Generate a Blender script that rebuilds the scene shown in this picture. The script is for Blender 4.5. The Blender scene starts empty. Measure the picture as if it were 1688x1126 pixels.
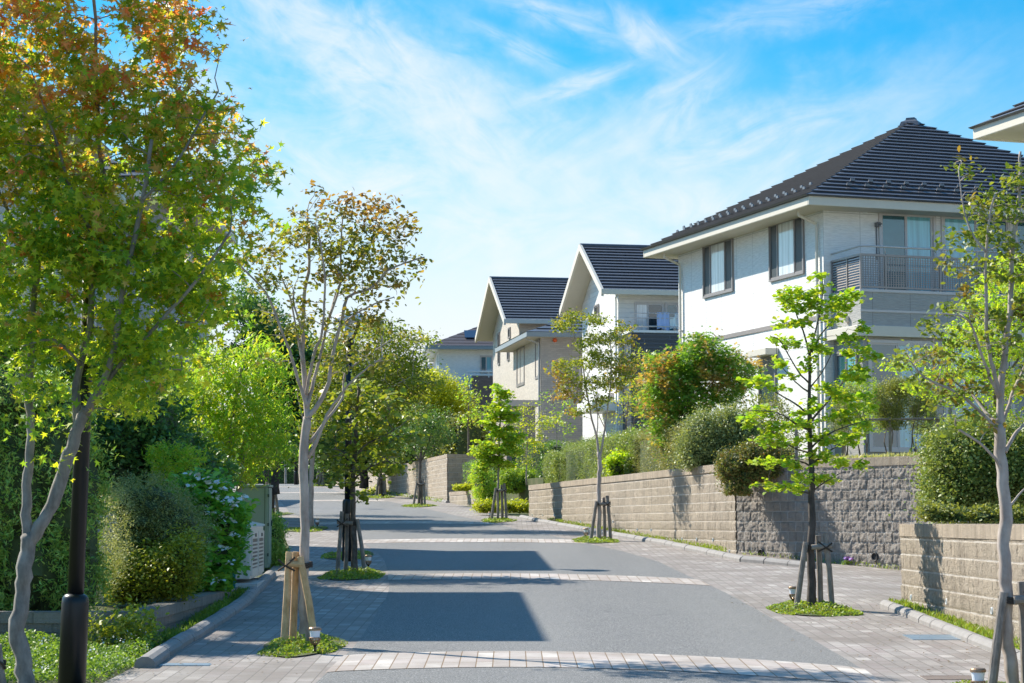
import bpy, bmesh, math, random
import numpy as np
from mathutils import Vector, Matrix
R = math.radians
scene = bpy.context.scene
COL = scene.collection
random.seed(7)

# ------------------------------------------------------------------ camera
F = 3400.0                      # focal length in photo pixels (1688 wide)
CAMZ = 1.75
PITCH = math.atan(299.0 / F)
cd = bpy.data.cameras.new('camera')
cam = bpy.data.objects.new('camera', cd)
COL.objects.link(cam)
cam.location = (0, 0, CAMZ)
cam.rotation_euler = (R(90) + PITCH, 0, 0)
cd.sensor_width = 36.0
cd.lens = 36.0 * F / 1688.0
cd.clip_start = 0.1
cd.clip_end = 5000
cd.dof.use_dof = True
cd.dof.focus_distance = 42.0
cd.dof.aperture_fstop = 12.0
scene.camera = cam

# ------------------------------------------------------------------ light
TOSUN = Vector((-0.80, 0.60, 0)).normalized()
ELEV = R(40)
TOSUN = Vector((TOSUN.x * math.cos(ELEV), TOSUN.y * math.cos(ELEV), math.sin(ELEV)))
w = bpy.data.worlds.new("World")
scene.world = w
w.use_nodes = True
nt = w.node_tree
nt.nodes.clear()
def N(nt, t, **k):
    n = nt.nodes.new(t)
    for a, b in k.items():
        setattr(n, a, b)
    return n
def LK(nt, a, b): nt.links.new(a, b)
def mathn(nt, op, a, b=None, clamp=False):
    n = N(nt, 'ShaderNodeMath', operation=op, use_clamp=clamp)
    for i, v in enumerate((a, b)):
        if v is None: continue
        if isinstance(v, (int, float)): n.inputs[i].default_value = v
        else: LK(nt, v, n.inputs[i])
    return n.outputs[0]
def mixc(nt, fac, a, b, mode='MIX'):
    n = N(nt, 'ShaderNodeMix', data_type='RGBA', blend_type=mode)
    for s, v in ((n.inputs['Factor'], fac), (n.inputs[6], a), (n.inputs[7], b)):
        if isinstance(v, (int, float)): s.default_value = v
        elif isinstance(v, (tuple, list)): s.default_value = tuple(v) + ((1,) if len(v) == 3 else ())
        else: LK(nt, v, s)
    return n.outputs[2]
def ramp(nt, fac, stops, interp='LINEAR'):
    n = N(nt, 'ShaderNodeValToRGB')
    n.color_ramp.interpolation = interp
    e = n.color_ramp.elements
    while len(e) < len(stops): e.new(0.5)
    for i, (p, c) in enumerate(stops):
        e[i].position = p
        e[i].color = tuple(c) + ((1,) if len(c) == 3 else ())
    if fac is not None: LK(nt, fac, n.inputs[0])
    return n.outputs[0]
def noise(nt, vec, scale, detail=4, rough=0.5, dist=0.0):
    n = N(nt, 'ShaderNodeTexNoise')
    n.inputs['Scale'].default_value = scale
    n.inputs['Detail'].default_value = detail
    n.inputs['Roughness'].default_value = rough
    n.inputs['Distortion'].default_value = dist
    if vec is not None: LK(nt, vec, n.inputs['Vector'])
    return n.outputs['Fac']
def mapping(nt, vec, loc=(0, 0, 0), rot=(0, 0, 0), sc=(1, 1, 1), typ='POINT'):
    n = N(nt, 'ShaderNodeMapping', vector_type=typ)
    n.inputs['Location'].default_value = loc
    n.inputs['Rotation'].default_value = rot
    n.inputs['Scale'].default_value = sc
    LK(nt, vec, n.inputs['Vector'])
    return n.outputs[0]

sky = N(nt, 'ShaderNodeTexSky', sky_type='NISHITA')
sky.sun_disc = False
sky.sun_elevation = ELEV
sky.sun_rotation = math.atan2(TOSUN.x, TOSUN.y)
sky.air_density = 1.0
sky.dust_density = 0.3
sky.ozone_density = 2.0
SKYS = 0.13
tc = N(nt, 'ShaderNodeTexCoord')
gen = tc.outputs['Generated']
sep = N(nt, 'ShaderNodeSeparateXYZ'); LK(nt, gen, sep.inputs[0])
# cirrus: a plane of cloud seen in direction space (azimuth a = x/y, height b = z)
az = mathn(nt, 'ARCTAN2', sep.outputs[0], sep.outputs[1])
el = mathn(nt, 'ARCSINE', sep.outputs[2])
cmb = N(nt, 'ShaderNodeCombineXYZ'); LK(nt, az, cmb.inputs[0]); LK(nt, el, cmb.inputs[1])
def wisp(a0, e0, ang, la, lb, seed, sc, stretch, amt):
    """one cirrus streak: an elongated soft patch of fibrous noise, at azimuth a0, elevation e0 (degrees)"""
    m = mapping(nt, cmb.outputs[0], loc=(R(a0), R(e0), 0), rot=(0, 0, R(ang)), typ='TEXTURE')
    s = N(nt, 'ShaderNodeSeparateXYZ'); LK(nt, m, s.inputs[0])
    # warp
    nx = noise(nt, m, 34 + seed, 4, .55)
    yy = mathn(nt, 'ADD', s.outputs[1], mathn(nt, 'MULTIPLY', mathn(nt, 'SUBTRACT', nx, .5), lb * .045))
    u = mathn(nt, 'DIVIDE', s.outputs[0], R(la)); v = mathn(nt, 'DIVIDE', yy, R(lb))
    r2 = mathn(nt, 'ADD', mathn(nt, 'MULTIPLY', u, u), mathn(nt, 'MULTIPLY', v, v))
    g = mathn(nt, 'EXPONENT', mathn(nt, 'MULTIPLY', r2, -1.0))
    c = N(nt, 'ShaderNodeCombineXYZ')
    LK(nt, mathn(nt, 'MULTIPLY', s.outputs[0], 1.0 / stretch), c.inputs[0]); LK(nt, s.outputs[1], c.inputs[1])
    c.inputs[2].default_value = seed * 3.7
    f = noise(nt, c.outputs[0], sc * 4.2, 8, .60, 1.1)
    f = N2 = mathn(nt, 'MULTIPLY', mathn(nt, 'SUBTRACT', f, .26), 2.3, clamp=True)
    return mathn(nt, 'MULTIPLY', mathn(nt, 'MULTIPLY', g, f), amt)
def pd(x): return math.degrees((x - 844) / F)
def pe(y): return math.degrees((862 - y) / F)
W = [
 (600, 105, -24, 4.4, 1.45, 1, 15, 2.2, 1.0),
 (760, 200, -45, 2.4, 1.2, 2, 15, 2.2, 1.0),
 (480, 40, -28, 3.4, 0.7, 3, 20, 3, .8),
 (940, 146, 17, 1.9, 0.24, 4, 26, 5, 1.0),
 (1065, 65, -40, 1.3, 0.42, 5, 20, 3, 1.0),
 (1110, 185, 40, 1.9, 0.75, 6, 16, 2.5, .75),
 (858, 85, -28, 1.4, 0.25, 7, 26, 4, .8),
 (1290, 30, 10, 3.6, 0.6, 8, 16, 3, .55),
 (640, 300, -8, 7.5, 2.6, 9, 9, 2, 1.0),
 (1150, 310, 18, 6.0, 1.5, 10, 10, 2.4, 1.0),
 (900, 25, -16, 2.8, 0.40, 11, 22, 4, .7),
 (330, 200, -20, 3.0, 1.5, 12, 12, 3, .7),
 (960, 250, 22, 3.4, 0.8, 13, 12, 3, .6),
 (1500, 160, 20, 3.0, 0.9, 14, 12, 3, .30),
]
tot = None
for (x, y, a, la, lb, sd, sc, st, am) in W:
    o = wisp(pd(x), pe(y), a, la, lb, sd, sc, st, am)
    tot = o if tot is None else mathn(nt, 'ADD', mathn(nt, 'MULTIPLY', tot, mathn(nt, 'SUBTRACT', 1.0, o)), o)
# thin haze whitening towards the horizon, uneven
hz = mathn(nt, 'ADD', el, mathn(nt, 'MULTIPLY', mathn(nt, 'SUBTRACT', noise(nt, cmb.outputs[0], 5, 3, .5), .5), .05))
mr = N(nt, 'ShaderNodeMapRange', interpolation_type='SMOOTHSTEP')
LK(nt, hz, mr.inputs[0])
mr.inputs[1].default_value = R(3.5); mr.inputs[2].default_value = R(13.4)
mr.inputs[3].default_value = 1.0; mr.inputs[4].default_value = 0.0
hzf = mr.outputs[0]
mask = mathn(nt, 'SUBTRACT', 1.0, mathn(nt, 'MULTIPLY', mathn(nt, 'SUBTRACT', 1.0, hzf), mathn(nt, 'SUBTRACT', 1.0, mathn(nt, 'MULTIPLY', tot, .85))))
hs = N(nt, 'ShaderNodeHueSaturation')
hs.inputs['Saturation'].default_value = 1.25
hs.inputs['Value'].default_value = 1.0
LK(nt, sky.outputs[0], hs.inputs['Color'])
hi = N(nt, 'ShaderNodeMapRange'); LK(nt, el, hi.inputs[0]); hi.inputs[1].default_value = R(14); hi.inputs[2].default_value = R(34)
tint = mixc(nt, 1.0, hs.outputs[0], mixc(nt, hi.outputs[0], (0.12, 0.70, 0.80), (0.88, 1.22, 1.16)), 'MULTIPLY')
CLOUD = (4.55, 4.72, 4.95)
final = mixc(nt, mask, tint, CLOUD)
bg = N(nt, 'ShaderNodeBackground'); bg.inputs['Strength'].default_value = SKYS
LK(nt, final, bg.inputs['Color'])
wo = N(nt, 'ShaderNodeOutputWorld'); LK(nt, bg.outputs[0], wo.inputs['Surface'])

sd_ = bpy.data.lights.new('sun', 'SUN')
sd_.energy = 5.0
sd_.angle = R(0.5)
sd_.color = (1.0, 0.925, 0.80)
sun = bpy.data.objects.new('sun', sd_)
COL.objects.link(sun)
sun.rotation_euler = (-TOSUN).to_track_quat('-Z', 'Y').to_euler()

vs = scene.view_settings
vs.view_transform = 'Standard'
vs.look = 'None'
vs.exposure = 0.70
vs.gamma = 1.0

# ------------------------------------------------------------------ pixel -> world
_ca, _sa = math.cos(PITCH), math.sin(PITCH)
def ray(px, py):
    vx = px - 844.0; vy = 563.0 - py
    return Vector((vx, F * _ca - vy * _sa, F * _sa + vy * _ca))
def P(px, py, d):
    r = ray(px, py)
    return Vector((0, 0, CAMZ)) + r * (d / r.y)
SL = 0.0315
def gz(x, y):
    """height of the street surface"""
    if y < 132: z = SL * y
    elif y < 172: t = y - 132; z = SL * 132 + SL * t - 0.5 * (SL + .018) / 40 * t * t
    else: z = SL * 132 + 40 * (SL - (SL + .018) / 2) - .018 * min(y - 172, 60)
    if x > 4.2 and 20 < y < 44:
        k = min(1, (y - 20) / 6, (44 - y) / 6)
        z -= 0.05 * min(x - 4.2, 6) * k
    return z
def G(px, py, z0=0.0):
    r = ray(px, py)
    d = (CAMZ - z0) / (SL - r.z / r.y)
    p = Vector((0, 0, CAMZ)) + r * (d / r.y)
    return p
def planehit(px, py, o, n):
    r = ray(px, py); c = Vector((0, 0, CAMZ))
    return c + r * ((o - c).dot(n) / r.dot(n))
def cp(x0, y0, s, pts):
    return [(x0 + a / s, y0 + b / s) for a, b in pts]

# ------------------------------------------------------------------ objects
def tag(o, label=None, cat=None, group=None, kind=None):
    if label: o['label'] = label
    if cat: o['category'] = cat
    if group: o['group'] = group
    if kind: o['kind'] = kind
    return o
def empty(name, loc, rz=0, label=None, cat=None, group=None):
    o = bpy.data.objects.new(name, None)
    COL.objects.link(o)
    o.location = loc; o.rotation_euler = (0, 0, rz)
    o.empty_display_size = .2
    tag(o, label, cat, group)
    return o
class MB:
    def __init__(s): s.v = []; s.f = []; s.uv = None; s.smooth = False
    def add(s, vs, fs):
        b = len(s.v); s.v += [tuple(v) for v in vs]; s.f += [tuple(b + i for i in f) for f in fs]
    def box(s, x0, x1, y0, y1, z0, z1):
        s.add([(x0, y0, z0), (x1, y0, z0), (x1, y1, z0), (x0, y1, z0), (x0, y0, z1), (x1, y0, z1), (x1, y1, z1), (x0, y1, z1)],
              [(0, 3, 2, 1), (4, 5, 6, 7), (0, 1, 5, 4), (1, 2, 6, 5), (2, 3, 7, 6), (3, 0, 4, 7)])
    def prism(s, poly, z0, z1):
        n = len(poly)
        s.add([(x, y, z0) for x, y in poly] + [(x, y, z1) for x, y in poly],
              [tuple(reversed(range(n))), tuple(range(n, 2 * n))] + [(i, (i + 1) % n, n + (i + 1) % n, n + i) for i in range(n)])
    def slab(s, pts, thick):
        """a planar polygon of 3D points given thickness downwards along its normal"""
        pts = [Vector(p) for p in pts]
        n = (pts[1] - pts[0]).cross(pts[2] - pts[0]).normalized()
        k = len(pts); q = [p - n * thick for p in pts]
        s.add(pts + q, [tuple(range(k)), tuple(reversed(range(k, 2 * k)))] + [(i, k + i, k + (i + 1) % k, (i + 1) % k) for i in range(k)])
    def tube(s, pts, rad, n=8, cap=True):
        pts = [Vector(p) for p in pts]
        if isinstance(rad, (int, float)): rad = [rad] * len(pts)
        rings = []; prev = None; b = len(s.v)
        for i, p in enumerate(pts):
            t = (pts[min(i + 1, len(pts) - 1)] - pts[max(i - 1, 0)])
            t = t.normalized() if t.length > 1e-9 else Vector((0, 0, 1))
            if prev is None:
                a = t.cross(Vector((0, 1, 0)))
                if a.length < .2: a = t.cross(Vector((1, 0, 0)))
                a.normalize()
            else:
                a = prev - t * prev.dot(t); a.normalize()
            prev = a; c = t.cross(a)
            for j in range(n):
                th = 2 * math.pi * j / n
                s.v.append(tuple(p + (a * math.cos(th) + c * math.sin(th)) * rad[i]))
        for i in range(len(pts) - 1):
            for j in range(n):
                s.f.append((b + i * n + j, b + i * n + (j + 1) % n, b + (i + 1) * n + (j + 1) % n, b + (i + 1) * n + j))
        if cap:
            s.f.append(tuple(b + j for j in reversed(range(n))))
            s.f.append(tuple(b + (len(pts) - 1) * n + j for j in range(n)))
    def lathe(s, prof, n=16, c=(0, 0, 0)):
        b = len(s.v)
        for r, z in prof:
            for j in range(n):
                th = 2 * math.pi * j / n
                s.v.append((c[0] + r * math.cos(th), c[1] + r * math.sin(th), c[2] + z))
        for i in range(len(prof) - 1):
            for j in range(n):
                s.f.append((b + i * n + j, b + i * n + (j + 1) % n, b + (i + 1) * n + (j + 1) % n, b + (i + 1) * n + j))
        s.f.append(tuple(b + j for j in reversed(range(n))))
        s.f.append(tuple(b + (len(prof) - 1) * n + j for j in range(n)))
    def build(s, name, m, parent=None, loc=(0, 0, 0), smooth=False, bevel=0.0, world=False):
        me = bpy.data.meshes.new(name)
        me.from_pydata(s.v, [], s.f)
        if s.uv:
            l = me.uv_layers.new(name='UVMap')
            for i, lp in enumerate(me.loops): l.data[i].uv = s.uv[lp.vertex_index]
        me.validate(); me.update()
        if smooth:
            me.polygons.foreach_set('use_smooth', [True] * len(me.polygons))
        me.materials.append(m)
        o = bpy.data.objects.new(name, me)
        COL.objects.link(o)
        if parent is not None:
            o.parent = parent
            if world:      # vertices are given in world space: bring them into the parent's frame
                inv = parent_matrix(parent).inverted()
                me.transform(inv)
        o.location = loc
        if bevel:
            b = o.modifiers.new('bevel', 'BEVEL'); b.width = bevel; b.segments = 2; b.limit_method = 'ANGLE'; b.angle_limit = R(40)
        return o
def parent_matrix(o):
    m = Matrix.LocRotScale(o.location, o.rotation_euler, o.scale)
    return (parent_matrix(o.parent) @ m) if o.parent else m

# ------------------------------------------------------------------ materials
MATS = {}
def newmat(name):
    m = bpy.data.materials.new(name); m.use_nodes = True
    nt = m.node_tree
    bs = nt.nodes['Principled BSDF']
    return m, nt, bs
def objco(nt): return N(nt, 'ShaderNodeTexCoord').outputs['Object']
def bump(nt, bs, h, strength=.3, dist=.01):
    b = N(nt, 'ShaderNodeBump'); b.inputs['Strength'].default_value = strength; b.inputs['Distance'].default_value = dist
    LK(nt, h, b.inputs['Height']); LK(nt, b.outputs[0], bs.inputs['Normal'])
def worldpos(nt): return N(nt, 'ShaderNodeNewGeometry').outputs['Position']
def plain(name, col, rough=.5, metal=0.0, var=.06, sc=8, bmp=0, coat=0, spec=.5):
    if name in MATS: return MATS[name]
    m, nt, bs = newmat(name)
    n = noise(nt, worldpos(nt), sc, 4, .6)
    c = mixc(nt, n, tuple(max(0, v * (1 - var)) for v in col), tuple(min(1, v * (1 + var)) for v in col))
    LK(nt, c, bs.inputs['Base Color'])
    bs.inputs['Roughness'].default_value = rough; bs.inputs['Metallic'].default_value = metal
    bs.inputs['Specular IOR Level'].default_value = spec
    if bmp: bump(nt, bs, noise(nt, worldpos(nt), sc * 8, 3, .6), bmp, .005)
    MATS[name] = m
    return m
def asphalt():
    m, nt, bs = newmat('asphalt')
    p = worldpos(nt)
    a = noise(nt, p, 75, 3, .8); b = noise(nt, p, .7, 4, .6); g = noise(nt, mapping(nt, p, sc=(60, 60, 60)), 1, 2, .5)
    c = ramp(nt, a, [(.38, (.075, .075, .075)), (.5, (.130, .128, .124)), (.60, (.40, .385, .36))])
    c = mixc(nt, mathn(nt, 'MULTIPLY', b, .35), c, (.115, .118, .125))
    # tyre-polished tracks, faint patches and hairline cracks
    sx = N(nt, 'ShaderNodeSeparateXYZ'); LK(nt, p, sx.inputs[0])
    tr = noise(nt, mapping(nt, p, sc=(.9, .03, 1)), 1, 3, .5)
    c = mixc(nt, ramp(nt, tr, [(.45, (0, 0, 0)), (.65, (.30, .30, .30))]), c, (.24, .235, .225))
    vo = N(nt, 'ShaderNodeTexVoronoi', feature='DISTANCE_TO_EDGE'); vo.inputs['Scale'].default_value = .22
    wp = N(nt, 'ShaderNodeVectorMath', operation='ADD'); LK(nt, p, wp.inputs[0])
    nz = N(nt, 'ShaderNodeTexNoise'); nz.inputs['Scale'].default_value = 1.3; nz.inputs['Detail'].default_value = 6; LK(nt, p, nz.inputs['Vector']); LK(nt, nz.outputs['Color'], wp.inputs[1])
    LK(nt, wp.outputs[0], vo.inputs['Vector'])
    ck = ramp(nt, vo.outputs[0], [(.0, (.5, .5, .5)), (.0035, (0, 0, 0))])
    ck = mathn(nt, 'MULTIPLY', ck, ramp(nt, noise(nt, p, .35, 2, .5), [(.52, (0, 0, 0)), (.6, (1, 1, 1))]))
    c = mixc(nt, ck, c, (.05, .05, .05))
    LK(nt, c, bs.inputs['Base Color'])
    bs.inputs['Roughness'].default_value = .82
    bump(nt, bs, a, .5, .006)
    return m
def paver(name, c1, c2, mortar, bw, rh, useuv=False, swap=True, off=.5):
    m, nt, bs = newmat(name)
    if useuv: v = N(nt, 'ShaderNodeTexCoord').outputs['UV']
    else: v = worldpos(nt)
    s = N(nt, 'ShaderNodeSeparateXYZ'); LK(nt, v, s.inputs[0])
    c = N(nt, 'ShaderNodeCombineXYZ')
    LK(nt, s.outputs[1], c.inputs[0]); LK(nt, s.outputs[0], c.inputs[1])
    # slightly wavy joints
    br = N(nt, 'ShaderNodeTexBrick')
    br.offset = off
    LK(nt, c.outputs[0], br.inputs['Vector'])
    br.inputs['Color1'].default_value = (0, 0, 0, 1); br.inputs['Color2'].default_value = (1, 1, 1, 1)
    br.inputs['Mortar'].default_value = (.5, .5, .5, 1)
    br.inputs['Scale'].default_value = 1
    br.inputs['Brick Width'].default_value = bw; br.inputs['Row Height'].default_value = rh
    br.inputs['Mortar Size'].default_value = .0055; br.inputs['Mortar Smooth'].default_value = .3
    tone = ramp(nt, br.outputs['Color'], [(0, c1), (.35, tuple((a * .75 + b * .25) for a, b in zip(c1, c2))), (.6, (c1[0] * 1.04, c1[1] * .97, c1[2] * .98)), (1, c2)])
    p = worldpos(nt)
    st = noise(nt, p, 1.1, 6, .65)
    tone = mixc(nt, ramp(nt, st, [(.40, (0, 0, 0)), (.62, (.75, .75, .75))]), tone, (c1[0] * .62, c1[1] * .57, c1[2] * .52))
    sp = noise(nt, mapping(nt, p, sc=(.5, .12, 1)), 1, 5, .7)
    tone = mixc(nt, ramp(nt, sp, [(.45, (0, 0, 0)), (.7, (.5, .5, .5))]), tone, (c1[0] * .7, c1[1] * .66, c1[2] * .62))
    fine = noise(nt, p, 90, 2, .6)
    tone = mixc(nt, mathn(nt, 'MULTIPLY', fine, .3), tone, tuple(x * .6 for x in c1))
    mm = N(nt, 'ShaderNodeMix', data_type='RGBA')
    LK(nt, br.outputs['Fac'], mm.inputs['Factor']); LK(nt, tone, mm.inputs[6]); mm.inputs[7].default_value = mortar + (1,)
    LK(nt, mm.outputs[2], bs.inputs['Base Color'])
    bs.inputs['Roughness'].default_value = .85
    h = mathn(nt, 'SUBTRACT', mathn(nt, 'MULTIPLY', fine, .3), br.outputs['Fac'])
    bump(nt, bs, h, .5, .004)
    return m
def blockwall(name, face, dark, mortar, bw=.40, rh=.18, rough_relief=.03, stain=.6, vj=None):
    """split-face retaining block; object x runs along the wall, z is up"""
    m, nt, bs = newmat(name)
    o = objco(nt)
    s = N(nt, 'ShaderNodeSeparateXYZ'); LK(nt, o, s.inputs[0])
    c = N(nt, 'ShaderNodeCombineXYZ'); LK(nt, s.outputs[0], c.inputs[0]); LK(nt, s.outputs[2], c.inputs[1])
    br = N(nt, 'ShaderNodeTexBrick'); LK(nt, c.outputs[0], br.inputs['Vector'])
    br.inputs['Color1'].default_value = (0, 0, 0, 1); br.inputs['Color2'].default_value = (1, 1, 1, 1)
    br.inputs['Scale'].default_value = 1; br.inputs['Brick Width'].default_value = bw; br.inputs['Row Height'].default_value = rh
    br.inputs['Mortar Size'].default_value = .0095; br.inputs['Mortar Smooth'].default_value = .15
    n1 = noise(nt, o, 15, 8, .78); n2 = noise(nt, o, 60, 3, .6)
    tone = mixc(nt, br.outputs['Color'], face, tuple(x * .74 for x in face))
    tone = mixc(nt, ramp(nt, n1, [(.35, (.0, .0, .0)), (.58, (.55, .55, .55)), (.72, (1, 1, 1))]), tone, dark)
    # rain streaks running down from the cap
    sv = mapping(nt, o, sc=(5, 5, .7))
    n3 = noise(nt, sv, 1, 7, .68, .6)
    big = noise(nt, o, .5, 3, .5)
    hh = mathn(nt, 'MULTIPLY', ramp(nt, n3, [(.50, (0, 0, 0)), (.66, (1, 1, 1))]), ramp(nt, big, [(.35, (.2, .2, .2)), (.6, (1, 1, 1))]))
    tone = mixc(nt, mathn(nt, 'MULTIPLY', hh, stain), tone, tuple(x * .42 for x in dark))
    if vj:   # upright joints are tight and dark, only the bed joints show pale mortar
        zf = mathn(nt, 'FRACT', mathn(nt, 'ADD', mathn(nt, 'DIVIDE', s.outputs[2], rh), .5))
        hzn = mathn(nt, 'LESS_THAN', mathn(nt, 'ABSOLUTE', mathn(nt, 'SUBTRACT', zf, .5)), .085)
        mor = mixc(nt, hzn, mixc(nt, .55, tone, vj), mixc(nt, ramp(nt, noise(nt, o, 3, 4, .6), [(.4, (0, 0, 0)), (.7, (.6, .6, .6))]), mortar, tone))
    else: mor = mortar
    mm = mixc(nt, br.outputs['Fac'], tone, mor)
    LK(nt, mm, bs.inputs['Base Color'])
    bs.inputs['Roughness'].default_value = .9
    h = mathn(nt, 'SUBTRACT', mathn(nt, 'ADD', mathn(nt, 'MULTIPLY', n1, 1.0), mathn(nt, 'MULTIPLY', n2, .35)), mathn(nt, 'MULTIPLY', br.outputs['Fac'], .5))
    bump(nt, bs, h, 1.0, rough_relief)
    return m
def siding(name, col, panel=(.93, 3.0), ripple=.02, tile=None, line=.55, joint=True, rough=.6):
    """wall cladding: fine horizontal ripple, thin panel joints"""
    m, nt, bs = newmat(name)
    o = objco(nt)
    s = N(nt, 'ShaderNodeSeparateXYZ'); LK(nt, o, s.inputs[0])
    u = mathn(nt, 'SUBTRACT', s.outputs[0], s.outputs[1])
    c = N(nt, 'ShaderNodeCombineXYZ'); LK(nt, u, c.inputs[0]); LK(nt, s.outputs[2], c.inputs[1])
    r1 = noise(nt, mapping(nt, c.outputs[0], sc=(5, 42, 1)), 1, 3, .55)
    col2 = tuple(x * .86 for x in col)
    tone = mixc(nt, ramp(nt, r1, [(.4, (0, 0, 0)), (.6, (1, 1, 1))]), col2, col)
    grime = noise(nt, o, .6, 5, .6)
    tone = mixc(nt, mathn(nt, 'MULTIPLY', ramp(nt, grime, [(.45, (0, 0, 0)), (.8, (1, 1, 1))]), .22), tone, tuple(x * .7 for x in col))
    h = r1
    if tile:
        br = N(nt, 'ShaderNodeTexBrick'); LK(nt, c.outputs[0], br.inputs['Vector'])
        br.inputs['Color1'].default_value = (0, 0, 0, 1); br.inputs['Color2'].default_value = (1, 1, 1, 1)
        br.inputs['Scale'].default_value = 1; br.inputs['Brick Width'].default_value = tile[0]; br.inputs['Row Height'].default_value = tile[1]
        br.inputs['Mortar Size'].default_value = tile[1] * .09; br.inputs['Mortar Smooth'].default_value = .2
        tone = mixc(nt, mathn(nt, 'MULTIPLY', br.outputs['Color'], .8), tone, tuple(x * .72 for x in col))
        tone = mixc(nt, br.outputs['Fac'], tone, tuple(x * line for x in col))
        h = mathn(nt, 'SUBTRACT', mathn(nt, 'MULTIPLY', r1, .3), br.outputs['Fac'])
    if joint:
        b2 = N(nt, 'ShaderNodeTexBrick'); LK(nt, c.outputs[0], b2.inputs['Vector']); b2.offset = 0
        b2.inputs['Scale'].default_value = 1; b2.inputs['Brick Width'].default_value = panel[0]; b2.inputs['Row Height'].default_value = panel[1]
        b2.inputs['Mortar Size'].default_value = .008; b2.inputs['Mortar Smooth'].default_value = .1
        tone = mixc(nt, b2.outputs['Fac'], tone, tuple(x * .6 for x in col))
    LK(nt, tone, bs.inputs['Base Color'])
    bs.inputs['Roughness'].default_value = rough
    bump(nt, bs, h, .55, ripple)
    return m
def rooftile(name, col, rough=.42):
    m, nt, bs = newmat(name)
    o = objco(nt)
    n1 = noise(nt, mapping(nt, o, sc=(1, 1, .3)), 6, 3, .6)
    n2 = noise(nt, o, .8, 4, .6)
    c = mixc(nt, n1, tuple(x * .7 for x in col), tuple(x * 1.35 for x in col))
    c = mixc(nt, mathn(nt, 'MULTIPLY', n2, .35), c, tuple(x * 1.6 + .01 for x in col))
    LK(nt, c, bs.inputs['Base Color'])
    bs.inputs['Roughness'].default_value = rough
    bs.inputs['Specular IOR Level'].default_value = .6
    bump(nt, bs, n1, .25, .02)
    return m
def glassmat(name, col, curtain=None, rough=.06):
    """window pane: dark room behind and mirror-like reflection of the sky"""
    if name in MATS: return MATS[name]
    m, nt, bs = newmat(name)
    o = objco(nt)
    if curtain:
        s = N(nt, 'ShaderNodeSeparateXYZ'); LK(nt, o, s.inputs[0])
        u = mathn(nt, 'ADD', s.outputs[0], s.outputs[1])
        c = N(nt, 'ShaderNodeCombineXYZ'); LK(nt, mathn(nt, 'MULTIPLY', u, 9), c.inputs[0]); LK(nt, mathn(nt, 'MULTIPLY', s.outputs[2], .35), c.inputs[1])
        f = noise(nt, c.outputs[0], 1, 3, .6)
        cc = ramp(nt, f, [(.3, tuple(x * .55 for x in curtain)), (.6, curtain)])
        LK(nt, cc, bs.inputs['Base Color'])
    else:
        c = mixc(nt, noise(nt, o, 1.6, 3, .6), tuple(x * .5 for x in col), tuple(x * 1.6 for x in col))
        LK(nt, c, bs.inputs['Base Color'])
    bs.inputs['Roughness'].default_value = rough
    bs.inputs['Specular IOR Level'].default_value = 1.0
    bs.inputs['IOR'].default_value = 1.6
    bs.inputs['Coat Weight'].default_value = .6
    bs.inputs['Coat Roughness'].default_value = .03
    MATS[name] = m
    return m
def bark(name, c1, c2, sc=20, patch=.5):
    if name in MATS: return MATS[name]
    m, nt, bs = newmat(name)
    p = worldpos(nt)
    n1 = noise(nt, mapping(nt, p, sc=(1, 1, .35)), sc, 5, .65)
    n2 = noise(nt, p, 5, 4, .6)
    f = mathn(nt, 'ADD', mathn(nt, 'MULTIPLY', n1, .55), mathn(nt, 'MULTIPLY', n2, .5))
    LK(nt, ramp(nt, f, [(.38, c1), (.62, c2)]), bs.inputs['Base Color'])
    bs.inputs['Roughness'].default_value = .85
    bump(nt, bs, n1, .6, .012)
    MATS[name] = m
    return m
LEAFK = 2.1
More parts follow.
